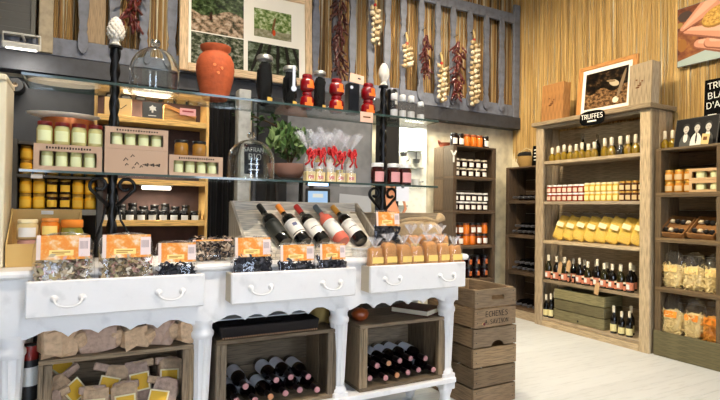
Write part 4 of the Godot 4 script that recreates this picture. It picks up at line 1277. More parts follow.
func pasta_sack(label: String, at: Vector3, turn: float, sd: int, w: float, h: float, content: Material, group: String, head: Material, piece: Mesh) -> void:
	var b := thing("pasta_packet", label, "packet", at, turn, group)
	var r := RandomNumberGenerator.new()
	r.seed = sd
	part(b, "core", blob(sd, w * 0.92, h * 0.62, 0.11, 0.6, 0.08), content)
	var st := start()
	for i in 130:
		var a := r.randf_range(-1.0, 1.0)
		var y := r.randf_range(0.02, 0.6)
		var zf := sqrt(maxf(0.0, 1.0 - a * a)) * 0.058
		var t := Transform3D(Basis.from_euler(Vector3(r.randf() * TAU, r.randf() * TAU, r.randf() * TAU)), Vector3(a * w * 0.44, y * h, zf))
		st.append_from(piece, 0, t)
	stuff(part(b, "pasta_pieces", st.commit(), content))
	part(b, "film", blob(sd, w, h, 0.145, 0.65, 0.1, 3.0, 10, 18, 0.85), film())
	part(b, "header_label", cbox(w * 0.66, h * 0.17, 0.004, 0.001), head, Vector3(0, h * 0.52, 0.064), Vector3(-0.2, 0, 0))


func near_crates(T: float) -> void:
	var ys := [0.0, 0.6, 1.05, 1.46]
	var tp := [0.6, 1.05, 1.46, 1.885]
	var nm := ["lowest", "second lowest", "second highest", "highest"]
	for col in 2:
		for i in 4:
			var c := open_crate("stacked_crate", "%s open crate %s" % [nm[i], "right beside the tall shelf" if col == 0 else "at the right picture edge"], Vector3(4.6, ys[i], -2.525 + 0.575 * col), T, 0.565, tp[i] - ys[i] - 0.001, 0.36, "brown", i * 2 + col, "open crates along the right wall", 0.02)
			if i == 0:
				part(c, "front_board", cbox(0.56, 0.225, 0.018, 0.003), wood("olive", "x", 1 + col), Vector3(0, 0.114, 0.012)).set_meta("label", "grey green front board")
				part(c, "raised_floor", cbox(0.5, 0.016, 0.3, 0.002), wood("brown", "x", 0), Vector3(0, 0.195, -0.2))
	# jars and boxes, top crate
	var hon := gloss("honey_gold", Color(0.75, 0.5, 0.16), 0.2)
	var tanp := paper("tan_paper", Color.WHITE)
	var gl := mat("gold_lid", Color.WHITE)
	for tier in 2:
		for i in 3:
			jar("honey coloured jar, %s from left, %s tier in the highest crate at right" % [ORD[i], "upper" if tier else "lower"], Vector3(4.68, 1.481 + 0.103 * tier, -2.72 + 0.086 * i), "honey coloured jars", 0.041, 0.102, hon, gl, tanp, T)
	for tier in 2:
		window_carton("kraft windowed carton, %s of two in the highest crate" % ["lower", "upper"][tier], Vector3(4.66, 1.481 + 0.102 * tier, -2.38), T, 0.27, 0.1, 0.1, paper("kraft", Color.WHITE), "", 2)
	# trays of truffle jars
	for q in [[-2.69, "left"], [-2.44, "right"]]:
		var t := thing("display_tray", "tilted wooden tray holding truffles, %s of two in second highest crate" % q[1], "tray", Vector3(4.7, 1.075, q[0]), T, "tilted wooden trays")
		var body := Node3D.new()
		body.name = "tray_box"
		t.add_child(body)
		body.rotation = Vector3(0.6, 0, -0.08)
		body.position = Vector3(0, 0.002, 0.05)
		part(body, "bottom_board", cbox(0.2, 0.01, 0.26, 0.001), wood("orange", "x", 1), Vector3(0, 0.005, -0.13))
		for s in [-1.0, 1.0]:
			part(body, "side_board", cbox(0.01, 0.05, 0.26, 0.001), wood("orange", "z", 1), Vector3(s * 0.105, 0.025, -0.13))
		for z in [0.0, -0.26]:
			part(body, "end_board", cbox(0.2, 0.05, 0.01, 0.001), wood("orange", "x", 1), Vector3(0, 0.025, z))
		for j in 8:
			var bt := Basis(Vector3.UP, T) * Basis.from_euler(Vector3(0.6, 0, -0.08))
			var p := t.position + Basis(Vector3.UP, T) * Vector3(0, 0.002, 0.05) + bt * Vector3(-0.07 + 0.046 * (j % 4), 0.012, -0.06 - 0.13 * (j / 4))
			var tf := thing("truffle" if j % 3 != 1 else "wrapped_truffle", "%s, %s from left in the %s row of the %s tray" % ["dark knobbly truffle" if j % 3 != 1 else "paper wrapped pale truffle", ORD[j % 4], "front" if j < 4 else "rear", q[1]], "truffle", p, 0.0, "truffles in the tilted trays")
			part(tf, "flesh", blob(30 + j % 3, 0.045, 0.04, 0.045, 0.9, 0.14, 2.5, 7, 10), mat("truffle_dark", Color(0.07, 0.05, 0.04), 0.8) if j % 3 != 1 else paper("wrap_cream", Color(0.85, 0.78, 0.64)))
			part(tf, "label", cbox(0.02, 0.002, 0.014, 0.0), paper("white_paper", Color.WHITE), Vector3(0, 0.04, 0.0))
	# packets of pasta in the two lower crates
	var noodle := start()
	add_cbox(noodle, Vector3(0.05, 0.007, 0.003), 0.0)
	add_cbox(noodle, Vector3(0.03, 0.007, 0.003), 0.0, Transform3D(Basis(Vector3.UP, 0.6), Vector3(0.03, 0, 0.01)))
	var nd := done(noodle)
	var pale := mat("pale_pasta", Color(0.93, 0.85, 0.62), 0.6)
	var gold := mat("gold_pasta", Color(0.85, 0.58, 0.2), 0.6)
	var head := paper("cream_header", Color(0.93, 0.8, 0.5))
	var ohead := paper("orange_header", Color(0.93, 0.56, 0.14))
	var k := 0
	for q in [[-2.7, 1, "left", pale, head], [-2.52, 1, "middle", pale, head], [-2.35, 1, "right", pale, head], [-2.7, 0, "left", pale, ohead], [-2.52, 0, "middle", pale, ohead], [-2.36, 0, "right", gold, ohead]]:
		pasta_sack("clear packet of %s pasta with %s header, %s in the %s crate" % ["golden" if q[3] == gold else "pale", "cream" if q[1] == 1 else "orange", q[2], nm[q[1]]], Vector3(4.72, 0.62 if q[1] else 0.204, q[0]), T, 200 + k, 0.17, [0.33, 0.34][int(q[1] == 0)], q[3], "pasta packets", q[4], nd)
		k += 1
	for i in 2:
		var dk := thing("dark_packet", "%s packet standing behind the pale pasta in the second lowest crate" % ["dark red", "dark olive"][i], "packet", Vector3(4.85, 0.62, -2.66 + 0.2 * i), T)
		part(dk, "contents", blob(9 + i, 0.17, 0.27, 0.09, 0.6, 0.1), mat("dark_mix_%d" % i, Color(0.2, 0.07, 0.05) if i == 0 else Color(0.2, 0.16, 0.07), 0.7))
		part(dk, "film", blob(9 + i, 0.18, 0.3, 0.1, 0.65, 0.12, 3.0), film())
	# on top of the crates: bottles, photograph of three people, slate, poster behind
	var oil := gloss("olive_oil", Color.WHITE)
	for i in 2:
		squat_bottle("short oil bottle with cream cap, %s of two on the right crates" % ["left", "right"][i], Vector3(4.72, 1.886, -2.79 + 0.07 * i), "short oil bottles on the right crates", 0.033, 0.17, oil, mat("cream_cap", Color.WHITE), T)
	var ph := thing("group_photo", "black and white photograph of three people leaning on the right crates", "photograph", Vector3(4.66, 1.886, -2.5), T)
	part(ph, "panel", cbox(0.36, 0.27, 0.01, 0.001), mat("photo_black", Color(0.05, 0.05, 0.05), 0.5), Vector3(0, 0.128, -0.032), Vector3(-0.25, 0, 0.02))
	var im := Image.create(128, 96, false, Image.FORMAT_RGB8)
	im.fill(Color(0.05, 0.05, 0.055))
	for q in [[32, 0.3], [66, 0.85], [100, 0.26]]:
		var x: float = q[0]
		ellipse(im, x, 92, 18, 40, Color(q[1], q[1], q[1] * 0.97))
		ellipse(im, x, 66, 7, 16, Color(0.85, 0.84, 0.81))
		ellipse(im, x, 29, 10.5, 14, Color(0.16, 0.16, 0.16))
		ellipse(im, x, 48, 5, 8, Color(0.6, 0.58, 0.55))
		ellipse(im, x, 36, 8.5, 12.5, Color(0.72, 0.7, 0.67))
		ellipse(im, x, 43, 3, 1, Color(0.4, 0.36, 0.34))
		ellipse(im, x - 3.5, 34, 1.6, 1.0, Color(0.3, 0.3, 0.3))
		ellipse(im, x + 3.5, 34, 1.6, 1.0, Color(0.3, 0.3, 0.3))
	ellipse(im, 66, 72, 2.5, 18, Color(0.1, 0.1, 0.1))
	part(ph, "print", print_quad(0.345, 0.255), image_mat("group_print", im, 0.4), Vector3(0, 0.1295, -0.0265), Vector3(-0.25, 0, 0.02))
	var oc := thing("price_card", "small cream price card in front of the group photograph", "price card", Vector3(4.61, 1.886, -2.385), T)
	part(oc, "card_board", cbox(0.06, 0.09, 0.003, 0.0), paper("cream_card", Color(0.85, 0.72, 0.48)), Vector3(0, 0.045, 0), Vector3(-0.15, 0, -0.1))
	part(oc, "print", cbox(0.03, 0.03, 0.002, 0.0), mat("burn", Color.BLACK), Vector3(0, 0.05, 0.003), Vector3(-0.15, 0, -0.1))
	var sl := thing("chalk_slate", "large black slate reading TRUFFE BLANCHE D'ALBA at the right edge", "sign", Vector3(4.87, 1.886, -2.28), T)
	part(sl, "slate_board", cbox(0.5, 0.62, 0.012, 0.003), slate_mat(), Vector3(0, 0.3, 0), Vector3(-0.05, 0, 0.0))
	var y := 0.545
	for tx in ["TRUFFE", "BLANCHE", "D'ALBA"]:
		var tm := text_mesh(tx, 0.078)
		tm.horizontal_alignment = HORIZONTAL_ALIGNMENT_LEFT
		part(sl, "lettering", tm, chalk(), Vector3(-0.225 if tx != "D'ALBA" else -0.235, y, 0.0075 - (y - 0.3) * 0.05), Vector3(-0.05, 0, 0.06))
		y -= 0.088
	for i in 3:
		part(sl, "chalk_line", cbox([0.07, 0.1, 0.16][i], 0.014, 0.001, 0.0), chalk(), Vector3([-0.18, -0.165, -0.135][i], 0.285 - 0.035 * i, 0.0078 + 0.00175 * i), Vector3(-0.05, 0, 0))
	var kc := thing("kraft_packet", "crumpled golden packet lying on crates behind the group photograph", "packet", Vector3(4.86, 1.886, -2.66), T)
	part(kc, "paper_body", blob(71, 0.18, 0.24, 0.07, 0.5, 0.12, 2.0, 8, 12, 0.4), mat("gold_kraft", Color(0.8, 0.56, 0.25), 0.6))
	part(kc, "fold", cbox(0.15, 0.03, 0.015, 0.003), mat("gold_kraft", Color.WHITE), Vector3(0, 0.23, 0))
	var po := thing("poster", "large poster of cupped hands holding a pale truffle at upper right", "poster", Vector3(4.93, 2.68, -2.37), T)
	part(po, "panel", cbox(0.86, 0.56, 0.016, 0.002), mat("panel_edge", Color(0.4, 0.4, 0.4), 0.6), Vector3(0, 0.28, 0))
	var hi := noise_print(256, 184, 301, [Color(0.25, 0.13, 0.09), Color(0.4, 0.22, 0.14), Color(0.5, 0.3, 0.18), Color(0.62, 0.42, 0.2)], 0.012)
	for yy in range(138, 184):
		for xx in 256:
			if yy > 166 - xx * 0.22:
				hi.set_pixel(xx, yy, Color(0.62, 0.68, 0.66))
	var skin := Color(0.76, 0.53, 0.42)
	var skin2 := Color(0.68, 0.4, 0.29)
	var skin3 := Color(0.83, 0.63, 0.53)
	ellipse(hi, 20, 28, 20, 16, Color(0.27, 0.21, 0.19))
	ellipse(hi, 5, 52, 9, 9, Color(0.58, 0.46, 0.24))
	ellipse(hi, 12, 118, 13, 20, Color(0.55, 0.37, 0.17))
	ellipse(hi, 200, 80, 110, 70, skin2)
	for q in [[Vector2(56, 124), Vector2(150, 150), 12.0, 26.0], [Vector2(87, 127), Vector2(190, 150), 16.0, 30.0], [Vector2(24, 74), Vector2(130, 104), 9.0, 24.0], [Vector2(13, 65), Vector2(135, -24), 7.0, 40.0]]:
		taper(hi, q[0] + Vector2(0, 3), q[1] + Vector2(0, 5), q[2] + 1.5, q[3] + 2.0, Color(0.5, 0.3, 0.22))
		taper(hi, q[0], q[1], q[2], q[3], skin)
		taper(hi, q[0] + Vector2(4, -q[2] * 0.35), q[1] + Vector2(0, -q[3] * 0.3), q[2] * 0.45, q[3] * 0.5, skin3)
	ellipse(hi, 108, 54, 46, 30, Color(0.55, 0.4, 0.17), -0.35)
	ellipse(hi, 106, 51, 42, 26, Color(0.74, 0.57, 0.25), -0.35)
	var knob := noise_print(256, 184, 77, [Color(0.5, 0.36, 0.14), Color(0.74, 0.57, 0.25), Color(0.84, 0.68, 0.36)], 0.07)
	for yy in range(24, 80):
		for xx in range(66, 150):
			var pp := Vector2(xx - 106, yy - 51).rotated(0.35)
			if pow(pp.x / 40.0, 2) + pow(pp.y / 24.0, 2) < 1.0:
				hi.set_pixel(xx, yy, knob.get_pixel(xx, yy))
	part(po, "print", print_quad(0.85, 0.55), image_mat("hands_print", hi, 0.35), Vector3(0, 0.28, 0.0085))


# a low carton with a window through which jars show; origin at the middle of its base
func window_carton(label: String, at: Vector3, turn: float, w: float, h: float, d: float, card: Material, text: String, n: int, closed := false, group := "windowed cartons") -> void:
	var o := thing("windowed_carton", label, "carton", at, turn, group)
	part(o, "rear_wall", cbox(w, h, 0.004, 0.0), card, Vector3(0, h * 0.5, -d * 0.5 + 0.002))
	part(o, "base_panel", cbox(w, 0.004, d - 0.008, 0.0), card, Vector3(0, 0.002, 0))
	part(o, "top_panel", cbox(w, 0.004, d - 0.008, 0.0), card, Vector3(0, h - 0.002, 0))
	for s in [-1.0, 1.0]:
		part(o, "side_panel", cbox(0.004, h - 0.008, d - 0.008, 0.0), card, Vector3(s * (w * 0.5 - 0.002), h * 0.5, 0))
	if closed:
		part(o, "front_panel", cbox(w, h, 0.004, 0.0), card, Vector3(0, h * 0.5, d * 0.5 - 0.002))
		var ink := mat("ink", Color(0.2, 0.16, 0.12), 0.8)
		for q in [[-0.05, 0.6, 0.02], [-0.02, 0.75, 0.016], [-0.045, 0.4, 0.014], [0.0, 0.45, 0.018], [-0.015, 0.28, 0.012], [0.02, 0.34, 0.014]]:
			part(o, "ink_sprig", tube([Vector3(q[0] - q[2] * 0.5, h * q[1] - q[2] * 0.4, d * 0.5), Vector3(q[0], h * q[1] + q[2] * 0.4, d * 0.5), Vector3(q[0] + q[2] * 0.5, h * q[1] - q[2] * 0.2, d * 0.5)], 0.0022, 4), ink)
		for j in 9:
			part(o, "ink_stroke", cbox(0.009, 0.004 + 0.006 * (j % 3), 0.001, 0.0), ink, Vector3(0.03 + 0.009 * j, h * 0.42, d * 0.5), Vector3(0, 0, 0.4 * (j % 2) - 0.2))
		return
	var ww := w * 0.84
	var lo := h * 0.2
	var hi := h * 0.74
	part(o, "front_lower", cbox(w, lo, 0.004, 0.0), card, Vector3(0, lo * 0.5, d * 0.5 - 0.002))
	part(o, "front_upper", cbox(w, h - hi, 0.004, 0.0), card, Vector3(0, (h + hi) * 0.5, d * 0.5 - 0.002))
	for s in [-1.0, 1.0]:
		part(o, "front_side", cbox((w - ww) * 0.5, hi - lo, 0.004, 0.0), card, Vector3(s * (w + ww) * 0.25, (lo + hi) * 0.5, d * 0.5 - 0.002))
	if text:
		for j in 16:
			part(o, "ink_stroke", cbox(0.0075, h * (0.07 if j % 4 else 0.1), 0.001, 0.0), mat("ink", Color(0.2, 0.16, 0.12), 0.8), Vector3((j - 7.5) * w * 0.042, h * 0.87, d * 0.5))
	var r := minf(ww / n * 0.46, d * 0.4)
	var turnb := Basis(Vector3.UP, turn)
	for i in n:
		var p := at + turnb * Vector3(-ww * 0.5 + ww * (i + 0.5) / n, 0.006, d * 0.5 - r - 0.008)
		var lb := label.split(",")[0].split(" (")[0]
		jar("%s jar in the %s" % [["leftmost", "second", "third", "rightmost"][i] if n == 4 else ["left", "right"][i], label], p, "jars inside windowed cartons", r, h - 0.014, gloss("pale_green_spread", Color(0.76, 0.74, 0.5), 0.25), mat("cream_lid", Color(0.86, 0.8, 0.62), 0.4), paper("pale_green_paper", Color(0.82, 0.84, 0.66)), turn)


# ---------------------------------------------------------------- the white counter
func white_paint() -> StandardMaterial3D:
	return tmat("counter_white", Color(0.93, 0.92, 0.91), "paint", Vector3(1.5, 1.5, 1.5), 0.38)


func fluted_leg() -> ArrayMesh:
	var prof := [[0.0, 0.022], [0.02, 0.03], [0.05, 0.036], [0.09, 0.04], [0.13, 0.03], [0.16, 0.036], [0.175, 0.042], [0.19, 0.042]]
	var st := SurfaceTool.new()
	st.begin(Mesh.PRIMITIVE_TRIANGLES)
	var p := []
	for q in prof:
		p.append(Vector2(q[1], q[0]))
	p.push_front(Vector2(0, 0))
	add_lathe(st, p, 18)
	var top := [[0.285, 0.046], [0.3, 0.046], [0.31, 0.038], [0.325, 0.038]]
	p = []
	for q in top:
		p.append(Vector2(q[1], q[0]))
	add_lathe(st, p, 18)
	add_lathe(st, [Vector2(0.05, 0.66), Vector2(0.056, 0.672), Vector2(0.056, 0.69), Vector2(0.048, 0.7), Vector2(0.048, 0.72), Vector2(0.058, 0.735), Vector2(0.058, 0.752)], 18)
	var base := st.commit()
	var s2 := start()
	s2.set_smooth_group(0)
	var seg := 48
	var rr := func(a: float, t: float) -> float: return lerpf(0.036, 0.05, t) * (1.0 - 0.11 * pow(absf(sin(a * 6.0)), 0.7))
	for k in seg:
		var a0 := TAU * k / seg
		var a1 := TAU * (k + 1) / seg
		var v := []
		for e in [[a0, 0.0], [a1, 0.0], [a1, 1.0], [a0, 1.0]]:
			var r: float = rr.call(e[0], e[1])
			v.append(Vector3(sin(e[0]) * r, lerpf(0.325, 0.66, e[1]), cos(e[0]) * r))
		quad(s2, v[0], v[1], v[2], v[3], Vector3(sin((a0 + a1) * 0.5), 0, cos((a0 + a1) * 0.5)))
	s2.set_smooth_group(-1)
	add_cbox(s2, Vector3(0.09, 0.1, 0.09), 0.006, Transform3D(Basis(), Vector3(0, 0.237, 0)))
	var shaft := done(s2)
	var all := SurfaceTool.new()
	all.begin(Mesh.PRIMITIVE_TRIANGLES)
	all.append_from(base, 0, Transform3D())
	all.append_from(shaft, 0, Transform3D())
	return all.commit()


func counter() -> void:
	var m := white_paint()
	var o := thing("shop_counter", "long white painted counter table with drawers, scalloped apron and fluted legs", "counter", Vector3(0, 0, -2.5))
	part(o, "counter_top", cbox(3.4, 0.036, 0.53, 0.012), m, Vector3(0.42, 1.002, -0.235))
	# scalloped front apron
	var bay := [[0, 0], [0.05, 0.012], [0.1, 0.028], [0.16, 0.03], [0.2, 0.018], [0.235, -0.002], [0.262, 0.014], [0.31, 0.024], [0.36, 0.02], [0.405, 0.002], [0.43, 0.016], [0.465, 0.026], [0.5, 0.029], [0.535, 0.026], [0.57, 0.016], [0.595, 0.002], [0.64, 0.02], [0.69, 0.024], [0.738, 0.014], [0.765, -0.002], [0.8, 0.018], [0.84, 0.03], [0.9, 0.028], [0.95, 0.012], [1, 0]]
	var legs := [-1.1, -0.27, 0.5, 1.24, 1.985]
	var poly := PackedVector2Array([Vector2(-1.2, 0.984), Vector2(-1.2, 0.74)])
	for k in 4:
		for q in bay:
			var x := lerpf(legs[k] + 0.05, legs[k + 1] - 0.05, q[0])
			poly.append(Vector2(x, 0.735 + q[1]))
	poly.append(Vector2(2.045, 0.735))
	poly.append(Vector2(2.045, 0.984))
	part(o, "front_apron", extrude(poly, 0.022), m, Vector3(0, 0, 0))
	part(o, "back_apron", cbox(3.24, 0.24, 0.02, 0.003), m, Vector3(0.42, 0.862, -0.46))
	for x in [-1.19, 2.034]:
		part(o, "end_apron", cbox(0.02, 0.24, 0.43, 0.003), m, Vector3(x, 0.862, -0.23))
	var leg := fluted_leg()
	for x in legs:
		part(o, "leg", leg, m, Vector3(x, 0.0, -0.03))
		part(o, "leg", leg, m, Vector3(x, 0.0, -0.42))
	part(o, "bottom_shelf", cbox(3.2, 0.032, 0.5, 0.004), m, Vector3(0.43, 0.246, -0.225))
	var bail := func() -> ArrayMesh:
		var st := start()
		var pts := []
		for i in 11:
			var t := i / 10.0
			var a := PI * t
			pts.append(Vector3(-0.05 * cos(a), -0.032 * pow(sin(a), 0.8), 0.012 + 0.016 * sin(a)))
		add_tube(st, pts, 0.0048, 6)
		return done(st)
	var bm: ArrayMesh = bail.call()
	var ros := lathe([Vector2(0.016, 0), Vector2(0.015, 0.004), Vector2(0.008, 0.007), Vector2(0.006, 0.014), Vector2(0, 0.015)], 12)
	for d in [[-0.213, 0.485, 0.1], [0.598, 1.258, 0.135], [1.352, 2.014, 0.12]]:
		var w: float = d[1] - d[0]
		var cx: float = (d[0] + d[1]) * 0.5
		var z: float = d[2]
		var dr := part(o, "drawer", cbox(w, 0.148, 0.02, 0.005), m, Vector3(cx, 0.911, z - 0.01))
		for s in [-1.0, 1.0]:
			part(dr, "drawer_side", cbox(0.014, 0.14, z - 0.012, 0.002), mat("drawer_raw", Color(0.78, 0.74, 0.66), 0.7), Vector3(s * (w * 0.5 - 0.01), -0.002, -z * 0.5 - 0.004))
			var hd := Vector3(s * w * 0.285, 0.0, 0.01)
			part(dr, "bail_handle", bm, m, hd)
			for s2 in [-1.0, 1.0]:
				part(dr, "rosette", ros, m, hd + Vector3(s2 * 0.05, 0, 0), Vector3(PI / 2, 0, 0))
		part(dr, "drawer_base", cbox(w - 0.034, 0.008, z - 0.014, 0.0), mat("drawer_raw", Color(0.78, 0.74, 0.66), 0.7), Vector3(0, -0.062, -z * 0.5 - 0.004))


# ---------------------------------------------------------------- crates and goods below the counter
func under_counter() -> void:
	var y0 := 0.263
	open_crate("storage_crate", "open grey crate of paper bags under the left drawer", Vector3(0.145, y0, -2.5), 0.0, 0.63, 0.375, 0.4, "crate", 1, "crates under the counter", 0.02)
	open_crate("storage_crate", "open grey crate of wine under the middle drawer", Vector3(0.89, y0, -2.5), 0.0, 0.65, 0.375, 0.4, "crate", 4, "crates under the counter", 0.02)
	open_crate("storage_crate", "open grey crate of wine under the right drawer", Vector3(1.66, y0, -2.5), 0.0, 0.6, 0.375, 0.4, "crate", 7, "crates under the counter", 0.02)
	# wine lying neck forward
	var gl := gloss("red_wine_glass", Color(0.035, 0.012, 0.016), 0.1)
	var pink := mat("pink_capsule", Color(0.72, 0.5, 0.5), 0.4)
	var maroon := mat("maroon_capsule", Color(0.09, 0.035, 0.045), 0.3)
	var amber := mat("amber_capsule", Color(0.75, 0.52, 0.36), 0.4)
	var lab := paper("wine_label", Color(0.9, 0.9, 0.92))
	var fl := y0 + 0.021
	for c in [[1.66, "right", [[6, 0.0], [5, 0.068]]], [0.89, "middle", [[6, 0.0], [5, 0.068]]]]:
		for row in c[2].size():
			var n: int = c[2][row][0]
			for i in n:
				var x: float = c[0] + (i - (n - 1) * 0.5) * 0.085 + (0.02 if c[1] == "middle" and row == 2 else 0.0)
				if c[1] == "middle" and row == 1:
					x = [0.72, 0.8, 0.89, 0.975, 1.06][i]
					if i == 1:
						continue
				var zb: float = -2.865 + 0.012 * ((i * 7 + row * 3) % 4) + (0.0 if row == 0 else -0.005)
				var b := bottle("wine_bottle", "red wine bottle lying %s from left, %s layer of the %s counter crate" % [ORD[i], ["bottom", "second", "top"][row], c[1]], Vector3(x, fl + 0.038 + c[2][row][1], zb + (0.02 if row == 0 else 0.0)), "wine lying in the counter crates", 0.038, 0.31, gl, maroon, lab, 0.0, true, amber if (i + row) % 4 == 2 else pink)
				b.rotation = Vector3(PI / 2, 0, 0)
				for ch in b.get_children():
					if ch.name == "label":
						ch.rotation.y = PI + 0.35 * ((i * 5 + row) % 3 - 1)
	# brown paper bags
	var kraft := tmat("brown_paper", Color(0.86, 0.72, 0.57), "soft", Vector3(6, 6, 6), 0.85, 0.3)
	var kraft2 := tmat("rosy_paper", Color(0.8, 0.67, 0.58), "soft", Vector3(6, 6, 6), 0.85, 0.3)
	var yl := paper("yellow_label", Color(0.92, 0.72, 0.2))
	var ylp := paper("yellow_pale", Color(0.95, 0.9, 0.72))
	var list := [[-0.09, 0, 0.30], [0.04, 0, 0.1], [0.17, 0, -0.1], [0.31, 0, -0.2], [-0.04, 1, 0.5], [0.1, 1, 0.15], [0.24, 1, -0.2], [0.37, 1, 0.1], [-0.1, 2, 0.6]]
	for i in list.size():
		var q: Array = list[i]
		var lay: int = q[1]
		var b := thing("paper_bag", "paper bag with yellow label, %s from left, %s row in left crate" % [ORD[[0, 1, 2, 3, 0, 1, 2, 3, 0][i]], ["front", "middle", "rear"][lay]], "paper bag", Vector3(q[0], fl + [0.0, 0.06, 0.15][lay], [-2.555, -2.66, -2.77][lay]), q[2], "labelled paper bags in the left crate")
		var lean := Vector3(-0.3, 0, [0.25, -0.08, 0.06, -0.2, 0.5, -0.35, 0.15, -0.1, 0.7][i])
		part(b, "bag_body", blob(300 + i % 5, 0.114, 0.19, 0.07, 0.3, 0.12, 1.6, 6, 10, 0.35, true), kraft if i % 3 else kraft2, Vector3.ZERO, lean)
		part(b, "folded_top", cbox(0.11, 0.035, 0.02, 0.006), kraft2 if i % 3 else kraft, Vector3(0, 0.172, -0.05), lean)
		var l := part(b, "label", cbox(0.088, 0.084, 0.003, 0.0), ylp, Vector3(0, 0.105, 0.014), lean + Vector3(-0.1, 0, 0))
		part(l, "label_print", cbox(0.074, 0.07, 0.002, 0.0), yl, Vector3(0, 0, 0.0015))
	var top := [[-0.1, 0.15, 0.13, 0.2], [0.06, 0.16, 0.12, -0.15], [0.2, 0.12, 0.1, 0.2], [0.32, 0.12, 0.13, -0.2], [0.43, 0.1, 0.12, 0.2]]
	for i in 5:
		var q: Array = top[i]
		var b := thing("paper_bag", "plain crumpled brown paper bag, %s from left on top of the left crate" % ORD[i], "paper bag", Vector3(q[0], y0 + 0.376, -2.57 - 0.03 * (i % 2)), q[3], "plain paper bags on the left crate")
		part(b, "bag_body", blob(400 + i, q[1], q[2], 0.14, 0.35, 0.2, 1.3, 5, 9, 0.3, true), kraft2 if i % 2 else kraft)
		part(b, "folded_top", cbox(0.05, 0.07, 0.07, 0.008), kraft, Vector3(q[1] * 0.48, q[2] * 0.5, 0.02), Vector3(0.2, 0.3, 0.4))
	var tin := thing("red_tin", "small dark tin with red band beside the left counter leg", "tin", Vector3(-0.21, y0, -2.62))
	part(tin, "tin_body", lathe([Vector2(0, 0), Vector2(0.035, 0), Vector2(0.035, 0.42), Vector2(0, 0.42)], 14), mat("tin_dark", Color(0.12, 0.11, 0.11), 0.5))
	part(tin, "tin_band", lathe([Vector2(0.036, 0.25), Vector2(0.036, 0.33)], 14), paper("white_paper", Color.WHITE))
	part(tin, "red_band", lathe([Vector2(0.036, 0.36), Vector2(0.036, 0.421)], 14), gloss("red_enamel", Color(0.55, 0.16, 0.14)))
	# woven tray on the middle crate
	var tr := thing("woven_tray", "shallow dark woven tray on the middle crate", "tray", Vector3(0.85, y0 + 0.376, -2.66))
	var dk := tmat("dark_wicker", Color(0.16, 0.12, 0.11), "speckle", Vector3(20, 40, 20), 0.8, 0.4)
	part(tr, "tray_floor", cbox(0.5, 0.008, 0.28, 0.003), dk, Vector3(0, 0.004, 0))
	for s in [-1.0, 1.0]:
		part(tr, "tray_wall", cbox(0.52, 0.06, 0.012, 0.004), dk, Vector3(0, 0.032, s * 0.142), Vector3(s * 0.3, 0, 0))
		part(tr, "tray_wall", cbox(0.012, 0.06, 0.28, 0.004), dk, Vector3(s * 0.256, 0.032, 0), Vector3(0, 0, -s * 0.3))
	var stm := start()
	for i in 40:
		add_cbox(stm, Vector3(0.007, 0.007, 0.007), 0.001, Transform3D(Basis(), Vector3(-0.25 + 0.0128 * i, 0.006, 0.146)))
	stuff(part(tr, "pale_stitching", done(stm), mat("stitch", Color(0.72, 0.56, 0.42), 0.8)))
	var ow := thing("olive_bag", "crumpled olive and tan cloth bag at the right of the woven tray", "bag", Vector3(1.175, y0 + 0.376, -2.7))
	part(ow, "cloth_body", blob(55, 0.11, 0.16, 0.2, 0.5, 0.2, 1.5), mat("olive_cloth", Color(0.58, 0.48, 0.26), 0.9))
	part(ow, "cloth_knot", blob(56, 0.05, 0.05, 0.05, 0.8, 0.2), mat("tan_cloth", Color(0.7, 0.55, 0.36), 0.9), Vector3(-0.03, 0.13, 0.06))
	var sil := thing("grey_tray", "long grey metal tray lying on the middle crate behind the woven tray", "tray", Vector3(0.8, y0 + 0.376, -2.84))
	part(sil, "metal_sheet", cbox(0.5, 0.006, 0.3, 0.002), mat("tray_metal", Color(0.78, 0.79, 0.8), 0.4, 0.1), Vector3(0, 0.09, 0.14))
	for s in [-1.0, 1.0]:
		part(sil, "foot", cbox(0.02, 0.086, 0.04, 0.002), mat("tray_metal", Color.GRAY), Vector3(s * 0.22, 0.043, 0))
	var bk := thing("ledger_book", "closed ledger lying on the right crate below the apron", "book", Vector3(1.86, y0 + 0.376, -2.68), 0.5)
	part(bk, "cover", cbox(0.2, 0.006, 0.26, 0.001), mat("book_brown", Color(0.35, 0.2, 0.13), 0.6), Vector3(0, 0.037, 0))
	part(bk, "cover", cbox(0.2, 0.006, 0.26, 0.001), mat("book_brown", Color.GRAY), Vector3(0, 0.003, 0))
	part(bk, "pages", cbox(0.19, 0.028, 0.25, 0.0), paper("page_cream", Color(0.85, 0.8, 0.7)), Vector3(0.003, 0.02, 0))
	var fr := thing("squash", "small orange squash on the left of the right crate", "squash", Vector3(1.42, y0 + 0.376, -2.62))
	part(fr, "flesh", blob(61, 0.1, 0.075, 0.1, 0.9, 0.08), gloss("squash_skin", Color(0.6, 0.27, 0.1), 0.4))
	part(fr, "stalk", tube([Vector3(0, 0.065, 0), Vector3(0.01, 0.095, 0.01)], 0.006, 6), mat("stem_brown", Color.GRAY))


